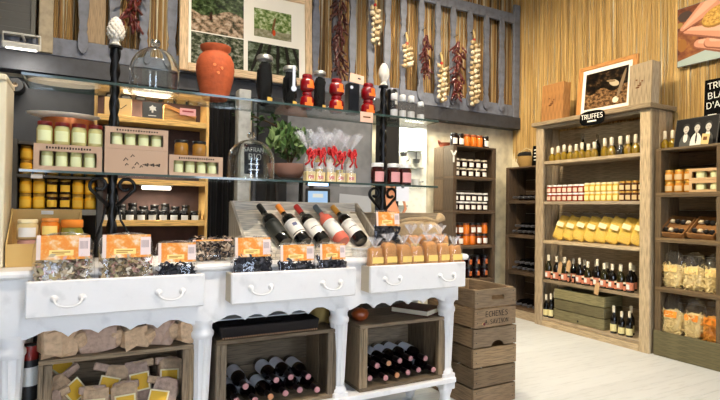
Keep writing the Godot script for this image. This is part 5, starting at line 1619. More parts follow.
# ---------------------------------------------------------------- crates stacked beside the counter
func crate_stack() -> void:
	for i in 3:
		var o := thing("bottle_crate", ["weathered crate with arched grip, lowest of the stack beside the counter", "weathered crate with arched cut, middle of the stack beside the counter", "weathered stencilled crate with oblong grip hole, topmost beside the counter"][i], "crate", Vector3(2.418, 0.26 * i, -2.55), [0.02, -0.01, 0.03][i], "crates stacked beside the counter")
		var w := 0.375
		var d := 0.5
		for e in 2:
			var z := -0.01 - e * (d - 0.02)
			for k in 2:
				var poly := PackedVector2Array([Vector2(-w / 2, 0.004), Vector2(w / 2, 0.004), Vector2(w / 2, 0.124), Vector2(-w / 2, 0.124)])
				var hole := i == 2 and k == 1
				if i == 1 and k == 1:
					poly = PackedVector2Array([Vector2(-w / 2, 0.004)])
					for j in 9:
						var a := PI * j / 8.0
						poly.append(Vector2(0.02 - 0.055 * cos(a), 0.004 + 0.035 * sin(a)))
					poly.append_array(PackedVector2Array([Vector2(w / 2, 0.004), Vector2(w / 2, 0.124), Vector2(-w / 2, 0.124)]))
				if hole:
					# a slot cut through: two halves sharing the seam through the slot
					var st := start()
					for q in [PackedVector2Array([Vector2(-w / 2, 0.004), Vector2(w / 2, 0.004), Vector2(w / 2, 0.064), Vector2(0.08, 0.064), Vector2(0.072, 0.048), Vector2(-0.032, 0.048), Vector2(-0.04, 0.064), Vector2(-w / 2, 0.064)]), PackedVector2Array([Vector2(-w / 2, 0.064), Vector2(-0.04, 0.064), Vector2(-0.032, 0.08), Vector2(0.072, 0.08), Vector2(0.08, 0.064), Vector2(w / 2, 0.064), Vector2(w / 2, 0.115), Vector2(0.1, 0.124), Vector2(-w / 2, 0.12)])]:
						add_extrude(st, q, 0.018)
					part(o, "end_plank", done(st), wood("stack", "x", i + k), Vector3(0, 0.13 * k, z))
				else:
					part(o, "end_plank", extrude(poly, 0.018), wood("stack", "x", i * 2 + k + e), Vector3(0, 0.13 * k, z))
		for s in [-1.0, 1.0]:
			for k in 2:
				part(o, "side_plank", cbox(0.014, 0.12, d - 0.04, 0.003), wood("stack", "z", i + k), Vector3(s * (w / 2 - 0.007), 0.064 + 0.13 * k, -d / 2))
			for e in 2:
				part(o, "corner_post", cbox(0.03, 0.245, 0.03, 0.002), wood("stack", "y", i), Vector3(s * (w / 2 - 0.031), 0.13, -0.036 - e * (d - 0.072)))
		for k in 4:
			part(o, "bottom_slat", cbox(w - 0.03, 0.01, 0.1, 0.002), wood("stack", "x", k), Vector3(0, 0.009, -0.075 - 0.115 * k))
		for k in 2:
			for s in [-1.0, 1.0]:
				for u in [0.035, 0.1]:
					part(o, "nail", lathe([Vector2(0.004, 0), Vector2(0.003, 0.0015), Vector2(0, 0.002)], 6), mat("iron", Color(0.05, 0.05, 0.05), 0.5), Vector3(s * (w / 2 - 0.025), 0.13 * k + u, -0.001), Vector3(PI / 2, 0, 0))
		if i == 2:
			var ink := mat("stencil", Color(0.09, 0.06, 0.045), 0.9)
			part(o, "stencil_lettering", text_mesh("ECHENES", 0.05, "Droid Sans Mono", true), ink, Vector3(0.01, 0.088, 0.0))
			part(o, "stencil_lettering", text_mesh("A.SAVINON", 0.04, "Droid Sans Mono", true), ink, Vector3(0.01, 0.036, 0.0))
	for i in 8:
		var b := thing("cork", "pale cork lying in the topmost bottle crate, %s from left" % ORD[i], "cork", Vector3(2.31 + 0.036 * i, 0.536 + 0.011, -2.585 - 0.012 * (i % 3)), 0.5 * i, "corks in the top crate")
		part(b, "cork_body", lathe([Vector2(0, 0), Vector2(0.01, 0), Vector2(0.011, 0.004), Vector2(0.011, 0.04), Vector2(0.01, 0.044), Vector2(0, 0.044)], 10), mat("cork_tan", Color(0.78, 0.64, 0.46), 0.85), Vector3.ZERO, Vector3(PI / 2, 0, 0))
		part(b, "stain", lathe([Vector2(0, 0.0455), Vector2(0.009, 0.0452), Vector2(0.0105, 0.043)], 10), mat("wine_stain", Color(0.4, 0.16, 0.18), 0.9), Vector3.ZERO, Vector3(PI / 2, 0, 0))


# ---------------------------------------------------------------- glass shelves on twisted posts
func glass_stand() -> void:
	var o := thing("glass_shelf_stand", "two tier glass shelf on black twisted iron posts with pine cone finials", "shelf stand", Vector3(0.85, 1.021, -2.75))
	var g := glass("shelf_glass", Color(0.3, 0.45, 0.4), 0.1)
	var edge := mat("glass_edge", Color(0.1, 0.22, 0.2), 0.08)
	edge.clearcoat_enabled = true
	for y in [0.42, 0.838]:
		var s := part(o, "glass_shelf", cbox(2.22, 0.011, 0.29, 0.0), g, Vector3(0.0, y, 0.0))
		for z in [-0.147, 0.147]:
			part(s, "green_edge", cbox(2.228, 0.0115, 0.004, 0.0), edge, Vector3(0, 0, z))
		for x in [-1.112, 1.112]:
			part(s, "green_edge", cbox(0.004, 0.0115, 0.29, 0.0), edge, Vector3(x, 0, 0))
	var iron := mat("black_iron", Color(0.045, 0.045, 0.05), 0.35, 0.3)
	# square bar twisted about y
	var st := start()
	st.set_smooth_group(0)
	var n := 80
	var hgt := 1.05
	for i in n:
		var q := []
		for e in [i, i + 1]:
			var a: float = 0.0 if e < 6 else (e - 6) * 0.24
			var ring := []
			for k in 8:
				var b := a + TAU * k / 8.0
				var r := 0.024 if k % 2 == 0 else 0.0145
				ring.append(Vector3(sin(b) * r, hgt * e / n, cos(b) * r))
			q.append(ring)
		for k in 8:
			var k1 := (k + 1) % 8
			quad(st, q[0][k], q[0][k1], q[1][k1], q[1][k], q[0][k] + q[0][k1] - Vector3(0, 2 * hgt * i / n, 0))
	var bar := done(st)
	var cone_m := mat("chalk_white_paint", Color(0.88, 0.85, 0.8), 0.7)
	for px in [-0.746, 0.79]:
		part(o, "twisted_post", bar, iron, Vector3(px, 0, 0))
		part(o, "post_collar", lathe([Vector2(0.02, 1.04), Vector2(0.032, 1.045), Vector2(0.032, 1.055), Vector2(0.02, 1.06)], 14), iron, Vector3(px, 0, 0))
		var f := part(o, "finial", lathe([Vector2(0.022, 1.055), Vector2(0.026, 1.062), Vector2(0.016, 1.075), Vector2(0.016, 1.085), Vector2(0.03, 1.105), Vector2(0.035, 1.13), Vector2(0.032, 1.16), Vector2(0.022, 1.185), Vector2(0.008, 1.2), Vector2(0, 1.202)], 16), cone_m, Vector3(px, 0, 0))
		if px < 0:
			var sc := blob(5, 0.018, 0.02, 0.009, 0.8, 0.0, 1.0, 5, 6)
			for row in 7:
				var y := 1.098 + 0.0135 * row
				var r: float = [0.028, 0.034, 0.0345, 0.0325, 0.028, 0.022, 0.014][row]
				for k in 9:
					var a := TAU * (k + 0.5 * (row % 2)) / 9.0
					part(f, "scale", sc, cone_m, Vector3(sin(a) * r, y - 0.008, cos(a) * r), Vector3(0.35, a, 0))
		for s in [-1.0, 1.0]:
			var pts := []
			for i in 22:
				var t := i / 21.0
				var a := -0.5 + 6.2 * t
				var r := 0.042 * (1.0 - 0.6 * t)
				pts.append(Vector3(s * (0.058 + cos(a) * r), 0.37 + sin(a) * r, 0))
			pts.push_front(Vector3(s * 0.018, 0.27, 0))
			part(o, "scroll", tube(pts, 0.0095, 6), iron, Vector3(px, 0, 0.01))
			var rch := 0.15 if (s > 0) else (0.1 if px < 0 else 0.045)
			part(o, "strut", tube([Vector3(s * 0.015, 0.36, 0), Vector3(s * 0.04, 0.2, 0.0), Vector3(s * rch, 0.006, 0.02)], 0.006, 6), iron, Vector3(px, 0, 0.0))
		part(o, "foot_plate", cbox(0.08, 0.01, 0.08, 0.003), iron, Vector3(px, 0.005, 0))


# ---------------------------------------------------------------- goods on the counter
func chips(sd: int, n: int, w: float, y0: float, y1: float, d: float, cols: Array, size: float, curl: float) -> ArrayMesh:
	var r := RandomNumberGenerator.new()
	r.seed = sd
	var st := start()
	for i in n:
		var c: Color = cols[r.randi() % cols.size()]
		st.set_color(c * r.randf_range(0.8, 1.15))
		var a := r.randf_range(-1.0, 1.0)
		var zz := (r.randf_range(0.62, 1.0) * (1 if r.randf() < 0.85 else -1)) * d * 0.5
		var t := Transform3D(Basis.from_euler(Vector3(r.randf() * TAU, r.randf() * TAU, r.randf() * TAU)).scaled(Vector3.ONE * size * r.randf_range(0.7, 1.4)), Vector3(a * w * 0.46, lerpf(y0, y1, r.randf()), zz))
		var prev := []
		for k in 4:
			var u := k / 3.0
			var bend := Vector3(0.25 * sin(u * 5.0 * curl), u - 0.5, 0.25 * (1.0 - cos(u * 4.0 * curl)))
			var row := [t * (bend + Vector3(-0.16, 0, 0)), t * (bend + Vector3(0.16, 0, 0.08))]
			for e in 2:
				row[e] = Vector3(clampf(row[e].x, -w * 0.5, w * 0.5), row[e].y, clampf(row[e].z, -0.036, 0.038))
			if k > 0:
				quad(st, prev[0], prev[1], row[1], row[0], t.basis * Vector3(0, 0, 1))
			prev = row
	return done(st)


func chip_mat() -> StandardMaterial3D:
	var m := mat("dried_pieces", Color.WHITE, 0.6)
	m.vertex_color_use_as_albedo = true
	return m


func header_print() -> StandardMaterial3D:
	if mats.has("header_print"):
		return mats["header_print"]
	var im := noise_print(128, 56, 611, [Color(0.95, 0.87, 0.8), Color(0.94, 0.78, 0.6), Color(0.93, 0.64, 0.34), Color(0.93, 0.56, 0.24), Color(0.95, 0.74, 0.42)], 0.018)
	im.fill_rect(Rect2i(0, 0, 10, 56), Color(0.92, 0.84, 0.8))
	im.fill_rect(Rect2i(30, 34, 58, 13), Color(0.97, 0.87, 0.55))
	im.fill_rect(Rect2i(36, 38, 44, 2), Color(0.7, 0.45, 0.2))
	im.fill_rect(Rect2i(36, 42, 30, 2), Color(0.75, 0.5, 0.25))
	im.fill_rect(Rect2i(100, 6, 28, 44), Color(0.92, 0.84, 0.82))
	for k in 7:
		im.fill_rect(Rect2i(103 + k * 3, 14, 1, 18), Color(0.45, 0.38, 0.4))
	return image_mat("header_print", im, 0.45)


func dried_bag(label: String, at: Vector3, w: float, h: float, fill: float, sd: int, cols: Array, size: float, core: Color, group: String, turn := 0.0, lean := -0.08, head_h := 0.31) -> void:
	var o := thing("dried_goods_bag", label, "bag", at, turn, group)
	var b := Node3D.new()
	b.name = "bag_contents"
	o.add_child(b)
	b.rotation.x = lean
	part(b, "filling", blob(sd, w * 0.84, h * fill * 0.93, 0.034, 0.6, 0.08, 3.0), mat("filling_%d" % int(core.to_rgba32()), core, 0.8), Vector3(0, 0.002, 0))
	stuff(part(b, "dried_pieces", chips(sd, int(w * h * fill * 14000.0 / (size / 0.02)), w * 0.96, 0.008, h * fill, 0.06, cols, size, 1.0), chip_mat()))
	var f := part(o, "film", blob(sd + 1, w, h * 0.98, 0.072, 0.42, 0.05, 4.0, 12, 20, 0.7), film(), Vector3.ZERO, Vector3(lean, 0, 0))
	f.set_meta("label", "clear crinkled film")
	part(o, "header_label", print_quad(w * 0.86, h * head_h), header_print(), Vector3(0.0, h * (1.0 - head_h * 0.5) - 0.012, 0.03 + h * 0.75 * lean + 0.006), Vector3(lean, 0, 0))
	part(o, "header_back", cbox(w * 0.86, h * head_h, 0.001, 0.0), paper("pink_back", Color(0.85, 0.62, 0.5)), Vector3(0.0, h * (1.0 - head_h * 0.5) - 0.012, 0.029 + h * 0.75 * lean + 0.006), Vector3(lean, 0, 0))


func tuft(sd: int, r: float, h: float) -> ArrayMesh:
	var key := "tuft %d %.3f %.3f" % [sd, r, h]
	if meshes.has(key):
		return meshes[key]
	var g := RandomNumberGenerator.new()
	g.seed = sd
	var st := start()
	var n := 22
	var top := []
	var mid := []
	for k in n:
		var a := TAU * k / n
		var rr := r * (0.55 if k % 2 else 1.0) * g.randf_range(0.75, 1.15)
		top.append(Vector3(sin(a) * rr, h * g.randf_range(0.75, 1.1), cos(a) * rr * 0.7))
		mid.append(Vector3(sin(a) * rr * 0.35, h * 0.35, cos(a) * rr * 0.3))
	for k in n:
		var k1 := (k + 1) % n
		tri(st, Vector3.ZERO, mid[k], mid[k1], mid[k])
		quad(st, mid[k], mid[k1], top[k1], top[k], mid[k])
	meshes[key] = done(st)
	return meshes[key]


func cello() -> StandardMaterial3D:
	var m := mat("cellophane", Color(0.95, 0.95, 0.97, 0.18), 0.1)
	m.transparency = BaseMaterial3D.TRANSPARENCY_ALPHA
	return m


func on_counter() -> void:
	# vertex colours are linear
	var mix := [Color(0.46, 0.34, 0.17), Color(0.6, 0.48, 0.3), Color(0.3, 0.23, 0.13), Color(0.72, 0.66, 0.54), Color(0.4, 0.36, 0.2), Color(0.5, 0.4, 0.28), Color(0.6, 0.34, 0.3)]
	var blk := [Color(0.02, 0.02, 0.03), Color(0.035, 0.036, 0.05), Color(0.012, 0.012, 0.018), Color(0.07, 0.072, 0.09)]
	var gr := "dried goods bags in the drawers"
	dried_bag("large clear bag of mixed dried mushrooms with orange header, leftmost in the drawers", Vector3(-0.085, 0.855, -2.455), 0.225, 0.325, 0.7, 11, mix, 0.034, Color(0.5, 0.42, 0.31), gr)
	dried_bag("clear bag of mixed dried mushrooms with red piece, second from left in drawers", Vector3(0.155, 0.855, -2.455), 0.225, 0.325, 0.7, 12, mix, 0.034, Color(0.5, 0.42, 0.31), gr)
	dried_bag("bag of black dried mushrooms at the right end of the left drawer", Vector3(0.365, 0.855, -2.455), 0.19, 0.285, 0.62, 13, blk, 0.036, Color(0.05, 0.05, 0.06), gr)
	dried_bag("tallest bag of black dried mushrooms, at left of the middle drawer", Vector3(0.715, 0.855, -2.44), 0.205, 0.305, 0.7, 14, blk, 0.036, Color(0.05, 0.05, 0.06), gr)
	dried_bag("bag of black dried mushrooms in the centre of the middle drawer", Vector3(0.945, 0.855, -2.44), 0.21, 0.265, 0.62, 15, blk, 0.036, Color(0.05, 0.05, 0.06), gr)
	dried_bag("bag of black dried mushrooms at right of the middle drawer", Vector3(1.145, 0.855, -2.44), 0.17, 0.265, 0.66, 16, blk, 0.036, Color(0.05, 0.05, 0.06), gr)
	dried_bag("flat bag of pale and black dried pieces on the counter behind the drawers", Vector3(0.56, 1.021, -2.62), 0.23, 0.12, 0.95, 17, [Color(0.4, 0.28, 0.18), Color(0.02, 0.02, 0.03), Color(0.6, 0.48, 0.36)], 0.028, Color(0.3, 0.22, 0.16), "bags on the counter top", 0.0, -0.2, 0.06)
	dried_bag("bag of black dried mushrooms standing on the counter beside the wine rack", Vector3(1.58, 1.021, -2.6), 0.2, 0.27, 0.66, 18, blk, 0.03, Color(0.05, 0.05, 0.06), "bags on the counter top", 0.1)
	# bread bags
	var crust := tmat("crust", Color(0.92, 0.65, 0.36), "speckle", Vector3(5, 5, 5), 0.75, 0.2)
	var bl := paper("bread_label", Color(0.95, 0.82, 0.45))
	for i in 7:
		var o := thing("biscuit_bag", "clear bag of golden biscuits, %s from left in the right drawer" % ORD[i], "bag", Vector3(1.41 + 0.0925 * i, 0.855, -2.435 - 0.008 * (i % 2)), 0.12 * (i % 3 - 1), "biscuit bags in the right drawer")
		var hh := 0.225 + 0.012 * ((i * 5) % 3)
		part(o, "biscuits", blob(80 + i % 3, 0.082, hh, 0.07, 0.35, 0.05, 2.0), crust)
		part(o, "label", cbox(0.066, 0.034, 0.003, 0.001), bl, Vector3(0.004, 0.158, 0.037))
		part(o, "film", blob(83 + i % 3, 0.088, hh + 0.012, 0.076, 0.38, 0.06, 4.0), film())
		part(o, "twisted_neck", tuft(90 + i % 4, 0.05, 0.06), cello(), Vector3(0, hh - 0.002, 0))
	for i in 3:
		var o := thing("biscuit_bag", "clear bag of golden biscuits, %s from left on the counter beside the sack" % ORD[i], "bag", Vector3([1.775, 1.88, 1.985][i], 1.021, -2.62 + 0.01 * i), 0.1, "biscuit bags on the counter")
		part(o, "biscuits", blob(80 + i % 3, 0.088, 0.115, 0.08, 0.4, 0.05, 2.0), crust)
		part(o, "label", cbox(0.066, 0.03, 0.003, 0.001), bl, Vector3(0.0, 0.05, 0.042))
		part(o, "film", blob(83 + i % 3, 0.094, 0.122, 0.086, 0.42, 0.06, 4.0), film())
		part(o, "twisted_neck", tuft(94 + i, 0.055, 0.07), cello(), Vector3(0, 0.115, 0))
	# burlap sack and wooden box behind
	var sk := thing("burlap_sack", "pale burlap sack with knotted corner on the counter behind the biscuits", "sack", Vector3(1.93, 1.021, -2.79))
	var bur := tmat("burlap", Color(0.92, 0.8, 0.62), "speckle", Vector3(25, 25, 25), 0.95, 0.3)
	part(sk, "sack_body", blob(21, 0.36, 0.2, 0.17, 0.6, 0.08), bur)
	part(sk, "knotted_corner", lathe([Vector2(0, -0.05), Vector2(0.02, -0.03), Vector2(0.013, 0.0), Vector2(0.035, 0.05), Vector2(0.03, 0.055), Vector2(0, 0.02)], 12), bur, Vector3(0.17, 0.195, 0.0), Vector3(0, 0, -0.9))
	part(sk, "sack_rim", tube([Vector3(-0.17, 0.185, 0.02), Vector3(-0.08, 0.21, 0.04), Vector3(0.05, 0.215, 0.04), Vector3(0.16, 0.19, 0.02)], 0.014, 6), bur)
	var wbx := thing("wooden_trough", "long pale wooden trough along the back edge of the counter", "box", Vector3(1.84, 1.021, -2.93))
	part(wbx, "front_board", cbox(0.7, 0.25, 0.014, 0.003), wood("pale", "x", 1), Vector3(0, 0.126, 0.03))
	part(wbx, "rear_board", cbox(0.7, 0.25, 0.014, 0.003), wood("pale", "x", 2), Vector3(0, 0.126, -0.035))
	for s in [-1.0, 1.0]:
		part(wbx, "end_board", cbox(0.014, 0.25, 0.05, 0.003), wood("pale", "y", 0), Vector3(s * 0.343, 0.126, -0.0025))
	wine_rack()
	left_goods()


func wine_rack() -> void:
	var w := wood("white", "x", 2)
	var o := thing("wine_rack", "whitewashed slanted wooden rack presenting five wine bottles", "rack", Vector3(1.14, 1.021, -2.7))
	var body := part(o, "slanted_board", cbox(0.8, 0.016, 0.42, 0.003), w, Vector3(-0.01, 0.125, -0.055), Vector3(0.66, 0, 0))
	body.set_meta("label", "whitewashed slanted board")
	var tri_p := PackedVector2Array([Vector2(0.13, 0.0), Vector2(-0.24, 0.0), Vector2(-0.255, 0.3), Vector2(-0.225, 0.31), Vector2(0.13, 0.06)])
	for s in [-1.0, 1.0]:
		part(o, "side_board", extrude(tri_p, 0.014), wood("white", "y", 1), Vector3(s * 0.41, 0.0, 0), Vector3(0, -PI / 2, 0))
	part(o, "back_rail", cbox(0.81, 0.07, 0.014, 0.003), wood("white", "x", 0), Vector3(0, 0.275, -0.235))
	part(o, "front_lip", cbox(0.83, 0.055, 0.012, 0.003), w, Vector3(0, 0.028, 0.137))
	var dark := gloss("wine_glass_dark", Color(0.02, 0.02, 0.022), 0.08)
	var rose := gloss("rose_wine", Color(0.85, 0.42, 0.34), 0.12)
	var wl := paper("wine_label_white", Color(0.9, 0.88, 0.84))
	var spec := [
		["all black wine bottle with dark label, leftmost on the slanted rack", dark, mat("black_capsule", Color.BLACK), mat("dark_label", Color(0.16, 0.17, 0.15), 0.5), 0.955],
		["wine bottle with orange capsule and emblem label, second on the slanted rack", dark, mat("orange_capsule", Color(0.85, 0.5, 0.14), 0.35), wl, 1.07],
		["wine bottle with red capsule and white label, third on the slanted rack", dark, mat("red_capsule", Color(0.66, 0.12, 0.1), 0.35), wl, 1.185],
		["pink wine bottle with grey capsule, fourth on the slanted rack", rose, mat("grey_capsule", Color(0.4, 0.45, 0.47), 0.35), wl, 1.31],
		["wine bottle with yellow capsule and plain white label, rightmost on the slanted rack", dark, mat("yellow_capsule", Color(0.87, 0.6, 0.22), 0.35), wl, 1.43]]
	var axis := Vector3(-0.075, 0.2, -0.245).normalized()
	for i in 5:
		var s: Array = spec[i]
		var b := bottle("wine_bottle", s[0], Vector3(s[4], 1.1, -2.622), "wine on the slanted rack", 0.043, 0.335, s[1], s[2], s[3])
		var side := Vector3.FORWARD.cross(axis).normalized() * -1.0
		var zz := side.cross(axis).normalized()
		if zz.z < 0:
			side = -side
			zz = -zz
		b.basis = Basis(side, axis, zz)
		if i == 1:
			part(b, "emblem", lathe([Vector2(0.0448, 0.11), Vector2(0.0448, 0.135)], 4, 0.6, -0.3), mat("emblem_blue", Color(0.35, 0.36, 0.48), 0.6))
			part(b, "emblem", lathe([Vector2(0.0448, 0.062), Vector2(0.0448, 0.068)], 8, 2.2, -1.1), mat("band_black", Color(0.05, 0.05, 0.05), 0.5))
		elif i == 2 or i == 4:
			part(b, "fine_print", lathe([Vector2(0.0448, 0.1), Vector2(0.0448, 0.104)], 8, 1.4, -0.7), mat("band_black", Color.GRAY))
	var tub := thing("clear_tub", "shallow clear plastic tub in front of the wine rack", "tub", Vector3(1.38, 1.021, -2.54))
	part(tub, "tub_wall", lathe([Vector2(0, 0.002), Vector2(0.05, 0.002), Vector2(0.056, 0.05), Vector2(0.059, 0.05), Vector2(0.053, 0.0)], 18), glass("tub_plastic", Color(0.9, 0.92, 0.93), 0.25))
	part(tub, "tub_rim", lathe([Vector2(0.056, 0.048), Vector2(0.062, 0.048), Vector2(0.062, 0.053), Vector2(0.056, 0.053)], 18), mat("rim_white", Color(0.85, 0.86, 0.86), 0.3))


func left_goods() -> void:
	var kraft := mat("carton_kraft", Color(0.8, 0.66, 0.4), 0.8)
	var o := thing("open_carton", "open kraft carton with low front on the left of the counter", "carton", Vector3(-0.17, 1.021, -2.74))
	part(o, "base_panel", cbox(0.27, 0.004, 0.2, 0.0), kraft, Vector3(0, 0.002, 0))
	part(o, "front_panel", cbox(0.27, 0.1, 0.004, 0.0), kraft, Vector3(0, 0.05, 0.1))
	part(o, "rear_panel", cbox(0.29, 0.25, 0.004, 0.0), kraft, Vector3(0, 0.125, -0.1))
	for s in [-1.0, 1.0]:
		part(o, "side_panel", extrude(PackedVector2Array([Vector2(-0.1, 0), Vector2(0.1, 0), Vector2(0.1, 0.25), Vector2(-0.1, 0.1)]), 0.004), kraft, Vector3(s * 0.137, 0, 0), Vector3(0, PI / 2, -s * 0.04))
	part(o, "white_sticker", cbox(0.05, 0.018, 0.002, 0.0), paper("white_paper", Color.WHITE), Vector3(0.0, 0.235, -0.096))
	var gold := gloss("yellow_curd", Color(0.95, 0.7, 0.18), 0.25)
	var g := "jars in the open carton"
	jar("orange marmalade jar standing at left in the open carton", Vector3(-0.235, 1.026, -2.7), g, 0.042, 0.11, gloss("marmalade", Color(0.85, 0.47, 0.12)), mat("pink_lid", Color(0.75, 0.55, 0.5), 0.5), paper("bread_label", Color(0.95, 0.82, 0.45)))
	jar("pale striped jar stacked on the marmalade at left in the open carton", Vector3(-0.235, 1.137, -2.7), g, 0.042, 0.09, gloss("cream_spread", Color(0.82, 0.72, 0.5)), mat("cream_lid", Color(0.86, 0.8, 0.62), 0.4), paper("white_paper", Color.WHITE))
	jar("orange jar standing in the middle of the open carton", Vector3(-0.15, 1.026, -2.7), g, 0.04, 0.12, gloss("marmalade", Color.WHITE), mat("brown_lid", Color(0.42, 0.22, 0.14), 0.5), paper("bread_label", Color.WHITE))
	jar("orange jar stacked on another in the middle of the open carton", Vector3(-0.15, 1.147, -2.7), g, 0.038, 0.085, gloss("marmalade", Color.WHITE), mat("orange_lid", Color(0.8, 0.5, 0.2), 0.5), paper("bread_label", Color.WHITE))
	jar("large green jar with orange cloth lid at right in the open carton", Vector3(-0.062, 1.026, -2.7), g, 0.05, 0.2, gloss("olive_spread", Color(0.5, 0.48, 0.16)), mat("orange_cloth", Color(0.87, 0.5, 0.12), 0.8), null)
	# grey shelf with small yellow jars behind
	var s := thing("grey_jar_shelf", "dark grey open shelf of small yellow jars behind the counter at left", "shelf", Vector3(-0.13, 0.0, -3.0))
	var dg := mat("shelf_grey", Color(0.3, 0.29, 0.27), 0.6)
	for x in [-0.2, 0.185]:
		part(s, "upright", cbox(0.03, 1.62, 0.2, 0.003), dg, Vector3(x, 0.81, -0.12))
	for y in [1.27, 1.445, 1.61]:
		part(s, "shelf_board", cbox(0.354, 0.016, 0.2, 0.002), dg, Vector3(-0.0075, y - 0.008, -0.12))
	part(s, "shelf_edge", cbox(0.354, 0.03, 0.006, 0.001), mat("edge_pale", Color(0.62, 0.6, 0.54), 0.6), Vector3(-0.0075, 1.255, -0.016))
	part(s, "back_panel", cbox(0.354, 1.58, 0.01, 0.0), dg, Vector3(-0.0075, 0.8, -0.213))
	part(s, "price_strip", cbox(0.05, 0.02, 0.003, 0.0), paper("white_paper", Color.WHITE), Vector3(-0.1, 1.435, -0.012))
	var gl := mat("gold_lid", Color(0.72, 0.55, 0.22), 0.35, 0.6)
	var dk := gloss("dark_honey", Color(0.2, 0.1, 0.04), 0.2)
	var yp := paper("yellow_label", Color.WHITE)
	for tier in 2:
		for i in 6:
			var d := i in [2, 3]
			jar("small %s jar, %s from left, %s tier on the lower grey shelf" % ["dark honey" if d else "yellow curd", ORD[i], "upper" if tier else "lower"], Vector3(-0.28 + 0.058 * i, 1.271 + 0.0785 * tier, -3.06), "small jars on the grey shelf", 0.0275, 0.077, dk if d else gold, gl, yp)
		for i in 6:
			jar("small yellow curd jar, %s from left, %s tier on the upper grey shelf" % [ORD[i], "upper" if tier else "lower"], Vector3(-0.28 + 0.058 * i, 1.446 + 0.0735 * tier, -3.06), "small jars on the upper grey shelf", 0.0275, 0.072, gold, gl, yp)
	var pot := thing("copper_pan", "copper pan standing on the grey jar shelf", "pan", Vector3(-0.1, 1.611, -3.1))
	part(pot, "pan_body", lathe([Vector2(0, 0), Vector2(0.1, 0), Vector2(0.12, 0.02), Vector2(0.125, 0.13), Vector2(0.118, 0.13), Vector2(0.11, 0.02), Vector2(0, 0.01)], 22), mat("copper", Color(0.72, 0.42, 0.24), 0.35, 0.7))
	part(pot, "handle", tube([Vector3(0.12, 0.1, 0), Vector3(0.2, 0.12, 0)], 0.008, 6), mat("black_iron", Color(0.045, 0.045, 0.05), 0.35, 0.3))
	var pl := thing("oval_platter", "cream oval platter laid across the copper pan", "platter", Vector3(-0.12, 1.742, -3.1))
	part(pl, "platter_body", lathe([Vector2(0, 0), Vector2(0.1, 0.0), Vector2(0.17, 0.022), Vector2(0.172, 0.028), Vector2(0.16, 0.026), Vector2(0.1, 0.008), Vector2(0, 0.006)], 26), mat("cream_ware", Color(0.93, 0.89, 0.82), 0.4), Vector3.ZERO, Vector3.ZERO, Vector3(1, 1, 0.62))
	part(pl, "rim_line", lathe([Vector2(0.1715, 0.0285), Vector2(0.166, 0.0285)], 26), mat("cream_ware", Color.GRAY), Vector3.ZERO, Vector3.ZERO, Vector3(1, 1, 0.62))
	# cream shelf at the picture edge
	var cs := thing("cream_shelf", "cream painted small shelf of golden jars at the left picture edge", "shelf", Vector3(-0.545, 1.021, -2.74))
	var cr := mat("cream_paint", Color(0.87, 0.82, 0.7), 0.5)
	for x in [-0.21, 0.212]:
		part(cs, "upright", cbox(0.034, 0.8, 0.24, 0.004), cr, Vector3(x, 0.4, 0))
	part(cs, "top_board", cbox(0.46, 0.028, 0.26, 0.006), cr, Vector3(0, 0.815, 0))
	for y in [0.03, 0.33, 0.59]:
		part(cs, "shelf_board", cbox(0.386, 0.022, 0.23, 0.003), cr, Vector3(0, y - 0.011, 0))
	part(cs, "back_panel", cbox(0.386, 0.79, 0.008, 0.0), cr, Vector3(0, 0.4, -0.11))
	for lv in 3:
		for i in 4:
			jar("gold lidded amber jar, %s from right, %s board of the cream shelf" % [ORD[i], ["lowest", "middle", "top"][lv]], Vector3(-0.396 - 0.085 * i, 1.022 + [0.03, 0.33, 0.59][lv], -2.68), "amber jars on the cream shelf", 0.038, 0.15, gloss("amber_jam", Color(0.62, 0.26, 0.06), 0.2), gl, yp)


